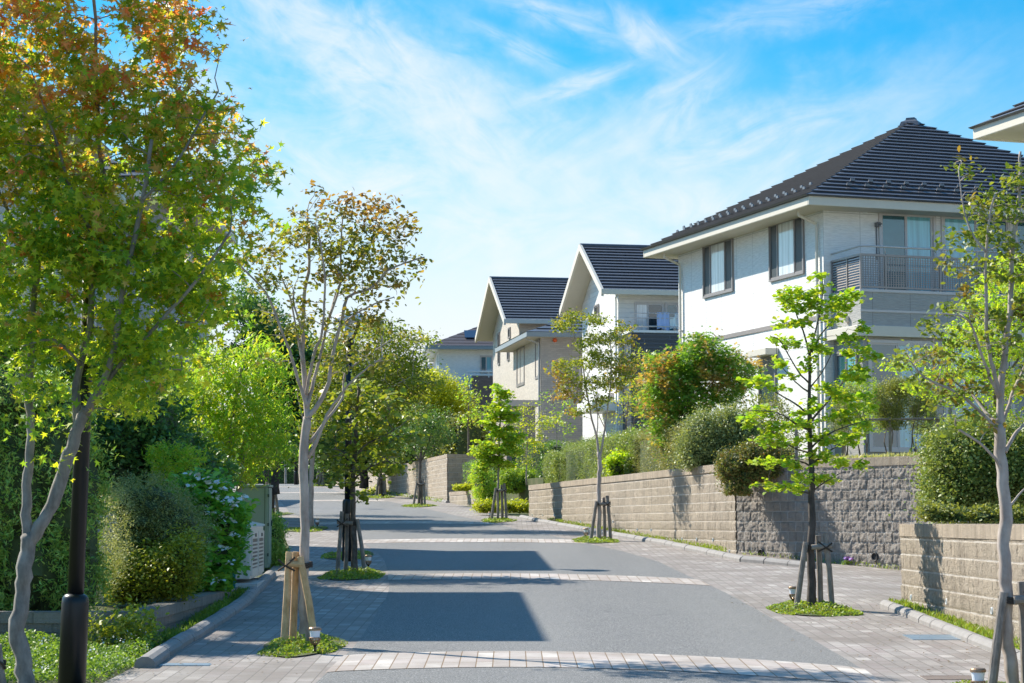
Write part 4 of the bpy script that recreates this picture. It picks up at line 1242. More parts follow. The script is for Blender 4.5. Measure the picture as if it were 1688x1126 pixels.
# pinkish porch at its foot
mb = MB(); p0 = P(835, 680, 74); porch = empty('porch', (p0.x, p0.y, 3.2), R(9), 'low brownish porch block at the foot of the beige house', 'porch')
mb.box(0, 1.05, 0, 1.4, -.2, p0.z - 3.2 - .0 + .22); mb.build('wall', siding('porch_brick', (.42, .33, .29), tile=(.24, .08)), porch)
mb = MB(); mb.box(-.1, 1.15, -.1, 1.5, p0.z - 3.2 + .222, p0.z - 3.2 + .45); mb.build('parapet', plain('porch_cap', (.50, .42, .37), .7), porch)

# ---------------- house 1: far white house, hip roof with solar panels
S_W1 = siding('pale_render', (.88, .88, .87), panel=(3, 3), joint=False)
E1 = P(704, 571, 104)
H1 = House('distant pale house with brown hip roof, solar panels and a railed balcony', (E1.x, E1.y), 4.0, .6, 4.36)
z1 = E1.z - 4.36
mb = MB(); W1_, D1_ = 9.0, 8.0; mb.box(0, W1_, 0, D1_, -.5, z1 - .1); H1.part('wall', mb, S_W1)
mb = MB(); mb.box(-.6, W1_ + .6, -.6, D1_ + .6, z1 - .1, z1 - .04); H1.part('soffit', mb, M_WHITE)
mb = MB(); mb.box(-.68, W1_ + .68, -.68, -.603, z1 - .14, z1 + .05); mb.box(-.68, -.603, -.603, D1_ + .68, z1 - .14, z1 + .05); H1.part('gutter', mb, plain('bluegrey_gutter', (.25, .29, .31), .5))
c0, c1, c2, c3 = (-.66, -.66, z1 + .02), (W1_ + .66, -.66, z1 + .02), (W1_ + .66, D1_ + .66, z1 + .02), (-.66, D1_ + .66, z1 + .02)
ra, rb = (4.3, 4, z1 + 2.25), (4.9, 4, z1 + 2.25)
mb = MB(); course_roof(mb, c0, c1, ra, rb, 12, .02); course_roof(mb, c3, c0, ra, ra, 12, .02); course_roof(mb, c2, c3, rb, ra, 12, .02); course_roof(mb, c1, c2, rb, rb, 12, .02)
rf1 = H1.part('roof', mb, M_ROOFB)
n_ = Vector((0, -2.23, 4.66)).normalized()
for i in range(3):
    for j in range(2):
        t0 = .20 + j * .23; A_ = Vector((1.35 + i * .82 + j * .95, -.66 + 4.66 * t0, z1 + .02 + 2.23 * t0)) + n_ * .09; up_ = Vector((0, 4.66, 2.23)).normalized() * 1.05
        mb = MB(); mb.slab([A_, A_ + Vector((.79, 0, 0)), A_ + Vector((.79, 0, 0)) + up_, A_ + up_], .04)
        mb.build('solar_panel', plain('solar_cell', (.02, .03, .06), .2), rf1)
frontwin(H1, (791, 586), (812, 615), frame=M_ALUL, glass=[M_GLASS_T, M_GLASS_B])
mb = MB(); x_, z_ = H1.front(769, 614, -1.1); mb.tube([(x_, -1.1, z_ + .05), (8, -1.1, z_ + .05)], .04, 6); mb.tube([(x_, -1.1, z_ - .12), (8, -1.1, z_ - .12)], .03, 6)
for k in range(5): mb.box(x_ + k * 1.1, x_ + k * 1.1 + .05, -1.12, -1.08, z_ - .25, z_ + .05)
H1.part('balcony_rail', mb, M_WHITE)
mb = MB(); x_, z_ = H1.front(779, 619, -1.1); mb.box(x_, 8, -1.1, -.003, z_ - 1.8, z_ - .02); H1.part('balcony_wall', mb, siding('brown_brick', (.22, .16, .14), tile=(.24, .08)))
downpipe(H1, 0, .3, 0, z1, reach=.45, mat=M_WHITE)
# far roof peeping out behind the yellow tree
Ef = P(655, 612, 140)
Hf = House('farthest grey-roofed house just showing above the street trees', (Ef.x, Ef.y), 3, .5, 4.3)
zf_ = Ef.z - 4.3
mb = MB(); mb.box(0, 8, 0, 6, -.5, zf_); Hf.part('wall', mb, S_W1)
mb = MB(); c0, c1, c2, c3 = (-.6, -.6, zf_), (8.6, -.6, zf_), (8.6, 6.6, zf_), (-.6, 6.6, zf_); ra, rb = (2.6, 3, zf_ + .95), (6, 3, zf_ + .95)
course_roof(mb, c0, c1, ra, rb, 8, .02); course_roof(mb, c3, c0, ra, ra, 8, .02); course_roof(mb, c1, c2, rb, rb, 8, .02); course_roof(mb, c2, c3, rb, ra, 8, .02)
Hf.part('roof', mb, plain('grey_slate', (.14, .15, .17), .6))

# ---------------- house 5: only the roof corner shows at the right edge
E5 = P(1612, 218, 33.5)
rt = R(18.5); v5 = Vector((math.cos(rt), math.sin(rt), 0)); u5 = Vector((-math.sin(rt), math.cos(rt), 0))
L5 = 9.0
C5 = Vector((E5.x, E5.y, 0)) - u5 * L5
H5 = House('cream-eaved house whose dark roof corner enters at the top right edge', (C5.x, C5.y), 18.5, .65, 1.66)
z5 = E5.z - 1.66
mb = MB(); mb.box(0, 8, 0, L5 - 1.3, -.3, z5 - .1); H5.part('wall', mb, S_WHITE)
mb = MB(); mb.box(-.65, 8.65, -.65, L5 - .65, z5 - .1, z5 - .06); H5.part('soffit', mb, M_SOFF)
mb = MB(); mb.box(-.71, -.653, -.71, L5 - .59, z5 - .12, z5 + .08); mb.box(-.653, 8.7, L5 - .647, L5 - .59, z5 - .12, z5 + .08); mb.box(-.653, 8.7, -.71, -.653, z5 - .12, z5 + .08)
H5.part('gutter', mb, M_TRIM, bevel=.012)
mb = MB(); r_ = .73; D5 = L5 - 1.3
c0, c1, c2, c3 = (-r_, -r_, z5 + .06), (8 + r_, -r_, z5 + .06), (8 + r_, D5 + r_, z5 + .06), (-r_, D5 + r_, z5 + .06); a5 = (4, D5 / 2, z5 + 2.8)
for A_, B_ in ((c0, c1), (c3, c0), (c2, c3), (c1, c2)): course_roof(mb, A_, B_, a5, a5, 18, .045)
H5.part('roof', mb, M_ROOF)

# ---------------- houses on the left, mostly behind trees
S_GL = siding('grey_boarding', (.42, .43, .45), tile=(3, .12), line=.7)
def left_house(label, xe, y0, y1, ztop, rise, zg, wallm=None, wdt=9.0):
    """eave line along the street at x = xe from y0 to y1"""
    root = empty('house', (xe, y0, zg), 0, label, 'house', 'houses along the street')
    L = y1 - y0; h = ztop - zg; o = .6
    mb = MB(); mb.box(-wdt, -o, o, L - o, -.5, h - .1); wa = mb.build('wall', wallm or S_GL, root)
    mb = MB(); mb.box(-wdt - o, 0, 0, L, h - .1, h - .04); mb.build('soffit', M_SOFF, root)
    mb = MB(); mb.box(.003, .08, -.08, L + .08, h - .12, h + .06); mb.box(-wdt - o, .003, -.08, -.003, h - .12, h + .06); mb.build('gutter', M_TRIM, root)
    c0, c1, c2, c3 = (.05, -.05, h), (.05, L + .05, h), (-wdt - o - .05, L + .05, h), (-wdt - o - .05, -.05, h)
    xm = -(wdt + o) / 2; m = min(L / 2, -xm)
    ra, rb = (xm, m, h + rise), (xm, L - m, h + rise)
    mb = MB(); course_roof(mb, c0, c1, ra, rb, 14); course_roof(mb, c1, c2, rb, rb, 14); course_roof(mb, c2, c3, rb, ra, 14); course_roof(mb, c3, c0, ra, ra, 14)
    mb.build('roof', M_ROOF, root)
    for k in (1.4, L - 3.2):
        H = type('q', (), {})(); H.root = root
        # windows on the wall facing the camera
    for (x0, x1, z0, z1) in (() if wdt < 5 else ((-3.4, -1.7, 3.4, 4.6), (-6.6, -4.9, 3.4, 4.6), (-4.2, -2.2, .7, 2.6))):
        H = type('q', (), {})(); H.root = root
        window(H, 'front', x0, x1, z0, z1, depth=o, frame=M_ALUL, glass=[M_GLASS_T, M_GLASS_D])
    return root
left_house('unseen cream boarded house left of the frame, kept slim for the sun, casting the near road shadow', -6.3, 24.8, 31.6, 7.45, .9, .6, siding('cream_boarding', (.66, .62, .55), tile=(3, .14), line=.8), wdt=2.3)  # out of view, inferred from its road shadow; width cut to let sun past
left_house('grey boarded house on the left, glimpsed through the red-tipped maple', -5.9, 37.0, 43.4, 7.75, 2.2, 1.0)
left_house('third house on the left, hidden behind the bright green tree', -8.6, 55, 63, 8.4, 2.2, 1.7, siding('white_boarding_2', (.7, .7, .68), tile=(3, .14), line=.8))
left_house('fourth house up the left side near the crest', -14.5, 78, 90, 9.0, 2.3, 2.4, S_W1)

# ================================================================== vegetation
# leaf colours (reflectance of the leaf itself)
LM_MAPLE = leafmat('maple_leaf', [(.04, .085, .012), (.075, .125, .015), (.17, .19, .015), (.05, .10, .015), (.26, .24, .02)], .50, 1.9,
                   patch=[(.34, .06, .03), (.26, .07, .03), (.38, .12, .08), (.28, .14, .03), (.12, .14, .03)], pscale=4.0, pr=(.505, .60), k=1.45, pz=(4.4, .075))
LM_MYRT = leafmat('myrtle_leaf', [(.055, .075, .014), (.085, .10, .018), (.12, .12, .02), (.16, .13, .025)], .42, 1.6,
                  patch=[(.13, .075, .022), (.17, .085, .025), (.11, .085, .025), (.20, .12, .04)], pscale=1.2, pr=(.48, .62), pz=(4.2, .16), k=1.2)
LM_MYRT2 = leafmat('myrtle_leaf_green', [(.07, .10, .015), (.10, .14, .018), (.15, .17, .025), (.06, .10, .02)], .42, 1.7,
                  patch=[(.15, .11, .03), (.19, .13, .03), (.11, .13, .03)], pscale=1.3, pr=(.54, .66))
LM_LIME = leafmat('lime_round_leaf', [(.15, .27, .02), (.20, .31, .025), (.27, .36, .03), (.10, .19, .02)], .42, 1.4)
LM_LIME2 = leafmat('lime_soft_leaf', [(.14, .24, .02), (.20, .30, .02), (.26, .33, .03)], .45, 1.5)
LM_BRIGHT = leafmat('bright_leaf', [(.10, .19, .02), (.14, .24, .025), (.19, .28, .03), (.24, .30, .03)], .42, 1.5, k=1.2)
LM_YEL = leafmat('yellow_green_leaf', [(.20, .24, .015), (.28, .30, .02), (.14, .19, .015), (.33, .31, .02)], .42, 1.5)
LM_DARK = leafmat('dark_leaf', [(.022, .045, .012), (.03, .06, .015), (.045, .08, .02)], .3, 1.4, k=1.3)
LM_DARK2 = leafmat('mid_dark_leaf', [(.03, .065, .02), (.045, .09, .025), (.07, .12, .03)], .35, 1.5, k=1.35)
LM_MID = leafmat('mid_leaf', [(.06, .11, .02), (.09, .15, .025), (.12, .18, .03)], .38, 1.5)
LM_OLIVE = leafmat('olive_leaf', [(.10, .12, .03), (.13, .15, .04), (.17, .18, .06), (.08, .10, .03)], .35, 1.4)
LM_OLIVE2 = leafmat('grey_olive_leaf', [(.12, .15, .06), (.16, .19, .08), (.20, .22, .10), (.10, .13, .05)], .3, 1.3, k=1.0)
LM_CONI = leafmat('conifer_leaf', [(.05, .09, .018), (.07, .125, .025), (.11, .17, .03), (.04, .08, .02)], .2, 1.5, k=2.2)
LM_ORG = leafmat('orange_maple_leaf', [(.06, .13, .02), (.09, .17, .025), (.13, .22, .03)], .4, 1.5,
                 patch=[(.30, .17, .05), (.36, .20, .08), (.26, .18, .05)], pscale=1.7, pr=(.52, .60), k=1.05)
LM_HEDGE = leafmat('hedge_leaf', [(.12, .17, .05), (.16, .21, .07), (.09, .13, .04), (.21, .22, .09)], .3, 1.4)
LM_HEDGE2 = leafmat('clipped_hedge_leaf', [(.08, .16, .05), (.11, .20, .06), (.15, .23, .07)], .3, 1.3)
LM_COTO = leafmat('cotoneaster_leaf', [(.05, .075, .02), (.08, .10, .025), (.13, .13, .04), (.17, .10, .04)], .3, 1.4)
LM_BED = leafmat('ground_cover_leaf', [(.10, .17, .03), (.15, .22, .03), (.20, .26, .04), (.14, .13, .05)], .35, 1.4, k=0.85)
LM_STRAW = leafmat('dry_grass', [(.36, .30, .14), (.42, .36, .18), (.25, .26, .09)], .3, 1.2)
LM_PETAL = leafmat('white_petal', [(.85, .85, .88), (.9, .9, .9)], .2, 1.0, k=.48)
LM_PURP = leafmat('purple_petal', [(.10, .04, .35), (.16, .07, .5)], .3, 1.0)
BK_SMOOTH = bark('smooth_pinkish_bark', (.30, .235, .20), (.50, .43, .38), 12)
BK_MAPLE = bark('grey_maple_bark', (.13, .115, .10), (.30, .275, .245), 16)
BK_BROWN = bark('brown_bark', (.07, .052, .04), (.20, .16, .13), 30)
BK_DARK = bark('dark_bark', (.04, .034, .03), (.11, .09, .08), 30)
BK_GREY = bark('grey_twig_bark', (.20, .18, .155), (.36, .33, .29), 20)
C = cp
def base(px, py): g = G(px, py); return Vector((g.x, g.y, g.z - .01))
def depth(py): return G(844, py).y

# --- near left: maple with a forked grey trunk
D1 = 15.2
b1 = P(46, 1150, D1); b1.z = gz(b1.x, b1.y) - .02
g1p = C(0, 700, 2.644, [(95, 1126), (80, 1010), (85, 900), (98, 760), (110, 640), (118, 540)])
maple = tree('maple_tree', 'large red-tipped maple with a forked grey trunk at the left edge of the photo', b1, D1,
  [([(48, 1165), (42, 1120), (37, 1080), (31, 1040), (35, 990), (40, 950), (44, 910), (47, 885)], .070, .055),
   ([(46, 892), (43, 850), (44, 800), (50, 750), (50, 700), (46, 650), (50, 600), (52, 540), (60, 460), (70, 380)], .042, .022, 0, .1),
   ([(48, 895), (66, 870), (86, 830), (104, 780), (118, 740), (132, 700), (144, 672)], .052, .044, 0, -.05),
   ([(128, 705), (124, 650), (132, 600), (148, 540), (152, 470), (168, 400), (170, 300), (160, 200), (158, 80), (150, -60)], .034, .012, 0, .15),
   ([(140, 680), (160, 650), (178, 610), (190, 560), (200, 490), (215, 420), (235, 330), (250, 230)], .036, .014, -.05, -.4),
   ([(150, 660), (200, 600), (250, 545), (300, 490), (340, 440), (380, 380)], .022, .008, -.05, -.5),
   ([(60, 450), (30, 380), (0, 320), (-30, 240)], .02, .008, .1, .4),
   ([(160, 400), (120, 320), (95, 240), (60, 140)], .018, .007, .1, -.4),
   ([(235, 330), (290, 270), (330, 200), (360, 150)], .014, .006, -.4, -.2),
   ([(190, 560), (250, 600), (300, 610)], .014, .006, 0, -.4),
   ([(132, 600), (90, 560), (40, 570)], .014, .006, 0, -.4)],
  [(50, 60, 100, 95), (255, 62, 62, 55), (262, 5, 55, 40), (60, 240, 130, 100), (255, 215, 95, 75), (315, 190, 50, 40), (348, 52, 14, 10), (355, 195, 28, 22), (378, 275, 36, 34), (400, 335, 26, 18),
   (325, 330, 75, 55), (140, 360, 130, 75), (60, 440, 110, 75), (240, 440, 120, 70), (310, 440, 68, 60), (335, 515, 40, 36), (40, 560, 85, 50), (180, 550, 90, 55), (270, 570, 75, 45),
   (220, 640, 70, 40), (290, 628, 35, 20), (140, 130, 50, 60), (190, 160, 50, 50), (-80, 200, 80, 190), (-60, 480, 60, 90), (40, -70, 120, 80), (250, -70, 70, 45), (330, 85, 22, 10), (310, 130, 18, 12), (372, 182, 16, 9), (395, 240, 22, 10), (425, 262, 14, 8), (432, 300, 14, 8), (435, 352, 16, 6), (405, 395, 18, 10), (372, 450, 14, 10), (365, 520, 12, 8), (90, 750, 16, 10), (118, 690, 10, 12), (75, 640, 30, 22), (70, 700, 14, 10)],
  LM_MAPLE, BK_MAPLE, dens=44, cr=.095, per=22, size=.080, shape='maple', up=.35, droop=.6, twr=.004, frac=.9, seed=11, flat=.6, dr=.62, dm=4.2)

# --- crepe myrtle on the left footway
b2 = base(501, 1064); D2 = b2.y
tree('crepe_myrtle', 'slender vase-shaped crepe myrtle with thin coppery foliage, on the left footway', b2, D2,
  [([(503, 1075), (502, 1040), (501, 980), (502, 900), (501, 820), (501, 760), (504, 700), (507, 690)], .050, .042),
   ([(507, 700), (503, 640), (500, 600), (499, 537), (501, 491), (508, 449), (510, 395), (506, 350)], .032, .010, 0, .2),
   ([(506, 672), (498, 645), (490, 622), (481, 588), (468, 555), (449, 503), (436, 479), (410, 452), (385, 425)], .020, .007, 0, -.3),
   ([(505, 650), (512, 610), (520, 575), (531, 552), (535, 500), (535, 455), (528, 401), (520, 370)], .018, .007, 0, -.5),
   ([(507, 668), (514, 640), (525, 597), (543, 522), (561, 467), (591, 437), (621, 386)], .021, .007, 0, .3),
   ([(506, 692), (525, 665), (542, 631), (549, 582), (561, 537), (573, 491), (610, 476), (631, 455), (650, 440), (700, 424)], .026, .007, 0, -.2),
   ([(508, 755), (525, 722), (539, 685), (556, 659), (573, 637), (599, 611), (630, 590)], .020, .007, 0, -.4),
   ([(510, 730), (540, 690), (565, 655), (568, 617), (599, 591), (645, 560)], .016, .006, 0, .4),
   ([(499, 600), (488, 540), (478, 490), (462, 450), (465, 420)], .013, .006, 0, .4),
   ([(543, 522), (560, 470), (562, 420), (565, 360), (575, 330)], .014, .005, .1, .2),
   ([(561, 537), (590, 515), (620, 500), (650, 490)], .011, .005, 0, -.4),
   ([(503, 560), (490, 520), (484, 500), (484, 480)], .010, .008, 0, -.2)],
  [(555, 345, 45, 22), (610, 345, 60, 28), (640, 375, 50, 25), (505, 360, 25, 18), (490, 395, 45, 28), (560, 390, 60, 32), (620, 420, 60, 34), (665, 435, 40, 12), (695, 425, 18, 7), (440, 425, 35, 22),
   (460, 470, 45, 26), (410, 420, 22, 18), (530, 440, 50, 30), (580, 470, 55, 26), (650, 465, 32, 20), (650, 395, 30, 15), (505, 520, 35, 28), (430, 520, 28, 14), (600, 520, 38, 20), (640, 535, 25, 14), (560, 545, 40, 22), (480, 555, 32, 18),
   (590, 580, 40, 20), (620, 600, 40, 14), (395, 440, 16, 22), (545, 600, 30, 14), (450, 600, 16, 14), (520, 310, 8, 5)],
  LM_MYRT, BK_SMOOTH, dens=75, cr=.055, per=12, size=.052, shape='oval', up=.3, droop=.1, twr=.0035, frac=.9, seed=21, flat=.7, dr=.45, maxlen=1.2, dm=3.2)

# --- second left tree with broad leaves
b3 = base(584, 947); D3 = b3.y
tree('dogwood_tree', 'broad-leaved olive-green street tree beside the black lamp post on the left', b3, D3,
  [([(585, 950), (584, 900), (583, 850), (582, 800), (584, 760), (587, 720), (588, 690), (592, 640)], .055, .022),
   ([(583, 760), (600, 735), (630, 720), (655, 705)], .02, .007, 0, -.4), ([(587, 730), (610, 700), (640, 680)], .016, .006, 0, .5),
   ([(584, 770), (565, 745), (548, 740)], .016, .006, 0, -.3), ([(583, 790), (610, 770), (640, 760)], .016, .006, 0, -.5), ([(588, 690), (575, 670), (570, 650)], .012, .006, 0, .4)],
  [(590, 640, 24, 12), (560, 665, 26, 12), (625, 660, 34, 13), (590, 690, 40, 13), (650, 690, 34, 12), (550, 712, 26, 10), (610, 722, 46, 12), (675, 722, 26, 9), (560, 745, 32, 10), (630, 750, 44, 10), (585, 772, 40, 9), (650, 772, 26, 7), (570, 795, 24, 6), (601, 820, 10, 8, -.3), (625, 780, 20, 9)],
  leafmat('dogwood_leaf', [(.10, .14, .02), (.14, .18, .02), (.20, .22, .03), (.15, .15, .03), (.07, .12, .02)], .40, 1.4, k=.95), BK_BROWN, dens=48, cr=.09, per=13, size=.078, shape='round', up=.5, droop=.5, seed=31, flat=.6, dr=.75, dm=2.6)
# tall olive crown behind it (crepe myrtle further up)
b3b = base(513, 871); D3b = b3b.y
tree('crepe_myrtle', 'tall crepe myrtle with a wide olive crown, further up the left footway', b3b, D3b,
  [([(513, 872), (512, 840), (513, 800), (514, 765), (516, 740), (520, 720)], .075, .055),
   ([(518, 730), (540, 690), (570, 650), (610, 610), (650, 580), (690, 560)], .045, .012, 0, .5),
   ([(517, 740), (520, 680), (530, 620), (545, 570), (560, 540)], .04, .012, 0, -.5),
   ([(530, 705), (575, 670), (620, 650), (680, 620)], .03, .01, 0, -.6), ([(545, 680), (590, 620), (620, 570), (640, 550)], .03, .01, 0, .2), ([(519, 725), (500, 690), (490, 650)], .025, .01, 0, .3)],
  [(600, 540, 40, 18), (560, 570, 45, 25), (640, 560, 50, 25), (690, 560, 30, 12), (620, 600, 65, 28), (680, 595, 35, 18), (560, 620, 50, 28), (640, 635, 60, 25), (690, 632, 30, 18), (560, 665, 45, 22), (660, 665, 45, 18), (520, 640, 30, 40), (520, 700, 28, 24)],
  LM_MYRT2, BK_SMOOTH, dens=12, cr=.17, per=16, size=.085, shape='oval', up=.4, droop=.2, seed=33, flat=.55, dr=1.4, twr=.008, maxlen=3, dm=4.2)
b5 = base(449, 848); D5_ = b5.y
tree('street_tree', 'staked street tree behind the green utility cabinet', b5, D5_,
  [([(449, 850), (450, 800), (450, 760), (452, 700), (455, 640)], .07, .03), ([(451, 720), (470, 690), (485, 660)], .03, .01, 0, .5), ([(452, 700), (430, 670), (420, 640)], .03, .01, 0, -.5)],
  [(460, 640, 50, 40), (440, 690, 50, 30), (480, 690, 45, 30), (465, 730, 55, 20)], LM_MID, BK_DARK, dens=9, cr=.18, per=18, size=.09, shape='oval', seed=35, flat=.6, dr=1.2)

# --- trees up the right footway
b10 = base(690, 834); D10 = b10.y
tree('round_maple', 'small dense dark-green round-headed tree, staked before the distant block wall', b10, D10,
  [([(691, 836), (692, 800), (692, 770), (694, 745)], .06, .05), ([(693, 765), (685, 745), (678, 725), (676, 700)], .035, .015, 0, -.4), ([(694, 760), (705, 735), (712, 710), (718, 690)], .035, .015, 0, .3), ([(694, 750), (697, 720), (700, 690)], .03, .012)],
  [(700, 690, 45, 28), (685, 715, 40, 22), (720, 715, 35, 25), (700, 735, 42, 16)], LM_DARK2, BK_BROWN, dens=14, cr=.14, per=26, size=.07, shape='oval', seed=41, flat=.6, dr=.95)
tree('yellow_green_tree', 'yellow-green feathery tree above the distant wall, in front of the far pale house', P(715, 760, 88) - Vector((0, 0, 0)), 88,
  [([(715, 765), (716, 720), (718, 680), (716, 650)], .06, .03), ([(717, 700), (735, 670), (750, 650)], .03, .01, 0, .6), ([(717, 700), (700, 670), (688, 650)], .03, .01, 0, -.5)],
  [(715, 630, 35, 20), (735, 655, 40, 28), (700, 660, 38, 28), (755, 668, 22, 22), (720, 690, 45, 22), (680, 655, 20, 12)], LM_YEL, BK_BROWN, dens=10, cr=.20, per=24, size=.10, shape='oval', seed=43, flat=.7, dr=1.3, dm=4.5)
tree('street_tree', 'slim light-green young tree just right of the yellow-green one', P(772, 765, 82), 82,
  [([(772, 765), (772, 700), (773, 650), (770, 625)], .05, .012)],
  [(768, 632, 14, 12), (775, 655, 22, 16), (785, 680, 20, 16), (768, 690, 18, 14)], LM_BRIGHT, BK_BROWN, dens=14, cr=.14, per=14, size=.10, shape='oval', seed=44, flat=.6, dr=.5)
b9 = base(627, 820); D9 = b9.y
tree('street_tree', 'small staked street tree far up the right footway with ivy at its foot', b9, D9,
  [([(627, 822), (627, 790), (628, 760), (632, 720)], .10, .05), ([(628, 760), (650, 730), (670, 700)], .05, .015, 0, .8), ([(628, 750), (605, 720), (590, 700)], .05, .015, 0, -.8)],
  [(630, 680, 60, 40), (670, 710, 40, 30), (600, 720, 40, 28), (640, 740, 50, 18)], LM_DARK2, BK_BROWN, dens=5, cr=.24, per=26, size=.12, shape='oval', seed=45, dr=1.8)
b7 = base(527, 801); D7 = b7.y
tree('street_tree', 'distant staked tree with pale forked stems at the crest of the hill', b7, D7,
  [([(524, 803), (528, 785), (530, 770), (526, 758), (520, 745)], .12, .05), ([(522, 803), (529, 780), (533, 765), (531, 745)], .10, .05), ([(533, 770), (545, 745), (550, 720)], .07, .03)],
  [(530, 715, 45, 28), (500, 725, 35, 22), (565, 722, 30, 22)], LM_MID, BK_GREY, dens=2.6, cr=.36, per=30, size=.17, shape='oval', seed=46, dr=2.2)
b6 = base(471, 798); 
tree('street_tree', 'farthest little bare-stemmed tree at the crest, left of the thin lamp post', b6, b6.y + 3,
  [([(471, 800), (471, 780), (470, 765), (466, 750)], .09, .04), ([(470, 770), (478, 755), (484, 745)], .05, .02)],
  [(470, 745, 20, 12), (484, 740, 14, 10)], LM_OLIVE, BK_GREY, dens=2.6, cr=.3, per=20, size=.15, shape='oval', seed=47, dr=1.2)

# --- staked lime tree (right, middle distance)
b11 = base(821, 858); D11 = b11.y
tree('katsura_tree', 'smaller lime-green staked tree at the mouth of the far driveway', b11, D11,
  [([(821, 860), (821, 820), (822, 780), (823, 730), (825, 690), (826, 650), (826, 638)], .045, .010), ([(822, 770), (800, 745), (785, 735)], .014, .005, 0, -.3), ([(823, 745), (845, 725), (862, 715)], .014, .005, 0, .3),
   ([(824, 720), (805, 700), (795, 695)], .012, .005, 0, .3), ([(824, 710), (842, 690), (852, 680)], .012, .005, 0, -.3)],
  [(823, 642, 12, 8), (832, 655, 16, 9), (815, 668, 16, 9), (828, 682, 22, 11), (808, 695, 18, 8), (842, 690, 14, 10), (820, 712, 30, 10), (800, 735, 22, 9), (842, 722, 24, 12), (790, 748, 14, 9), (822, 742, 28, 12), (850, 745, 16, 9), (810, 762, 22, 9), (832, 765, 16, 7), (795, 772, 10, 6)],
  LM_LIME, BK_GREY, dens=50, cr=.09, per=15, size=.10, shape='round', seed=51, up=.8, droop=.3, flat=.35, dr=.45, dm=3.6)

# --- crepe myrtle in front of the long wall
b12 = base(988, 891); D12 = b12.y
q = lambda *p: C(880, 500, 3.129, p)
tree('crepe_myrtle', 'thin multi-stemmed crepe myrtle with amber leaves, staked in front of the long wall', b12, D12,
  [([(988, 893), (987, 860), (987, 820), (988, 790), (989, 765), (987, 745)], .052, .042),
   (q((335, 800), (325, 700), (300, 600), (280, 500), (265, 420), (255, 330), (235, 240), (205, 160), (190, 110)), .028, .007, 0, .3),
   (q((340, 800), (355, 720), (370, 620), (385, 520), (395, 420), (400, 300), (395, 220), (400, 170)), .026, .007, 0, -.3),
   (q((325, 690), (330, 600), (320, 520), (300, 420), (265, 350), (200, 400)), .014, .005, 0, -.5),
   (q((270, 500), (230, 440), (190, 400), (150, 360)), .012, .005, 0, .2), (q((280, 500), (270, 400), (300, 300), (290, 200), (310, 110)), .014, .005, 0, .4),
   (q((365, 640), (330, 560), (325, 480), (330, 400)), .012, .005, 0, -.3), (q((395, 420), (440, 330), (480, 280)), .012, .005, 0, .3), (q((395, 250), (440, 170), (480, 130)), .010, .004, 0, -.3)],
  [q((165, 110))[0] + (22, 14), q((230, 70))[0] + (22, 10), q((320, 80))[0] + (20, 12), q((460, 130))[0] + (16, 10), q((380, 180))[0] + (24, 14), q((290, 200))[0] + (26, 16), q((480, 200))[0] + (15, 12),
   q((140, 340))[0] + (20, 14), q((180, 400))[0] + (22, 14), q((150, 460))[0] + (18, 12), q((220, 300))[0] + (16, 12), q((320, 300))[0] + (26, 18), q((430, 300))[0] + (28, 18), q((400, 400))[0] + (26, 18), q((480, 340))[0] + (18, 14),
   q((300, 420))[0] + (20, 14), q((340, 500))[0] + (16, 10), q((240, 480))[0] + (12, 8), q((300, 545))[0] + (16, 6), q((210, 560))[0] + (14, 7)],
  leafmat('amber_myrtle_leaf', [(.08, .11, .02), (.12, .15, .02), (.16, .17, .03)], .42, 1.6, patch=[(.20, .13, .03), (.24, .15, .04), (.16, .13, .03)], pscale=.9, pr=(.50, .60)), BK_SMOOTH, dens=50, cr=.085, per=15, size=.066, shape='oval', seed=61, up=.4, flat=.5, dr=.7, twr=.004, maxlen=1.5, dm=3.4)

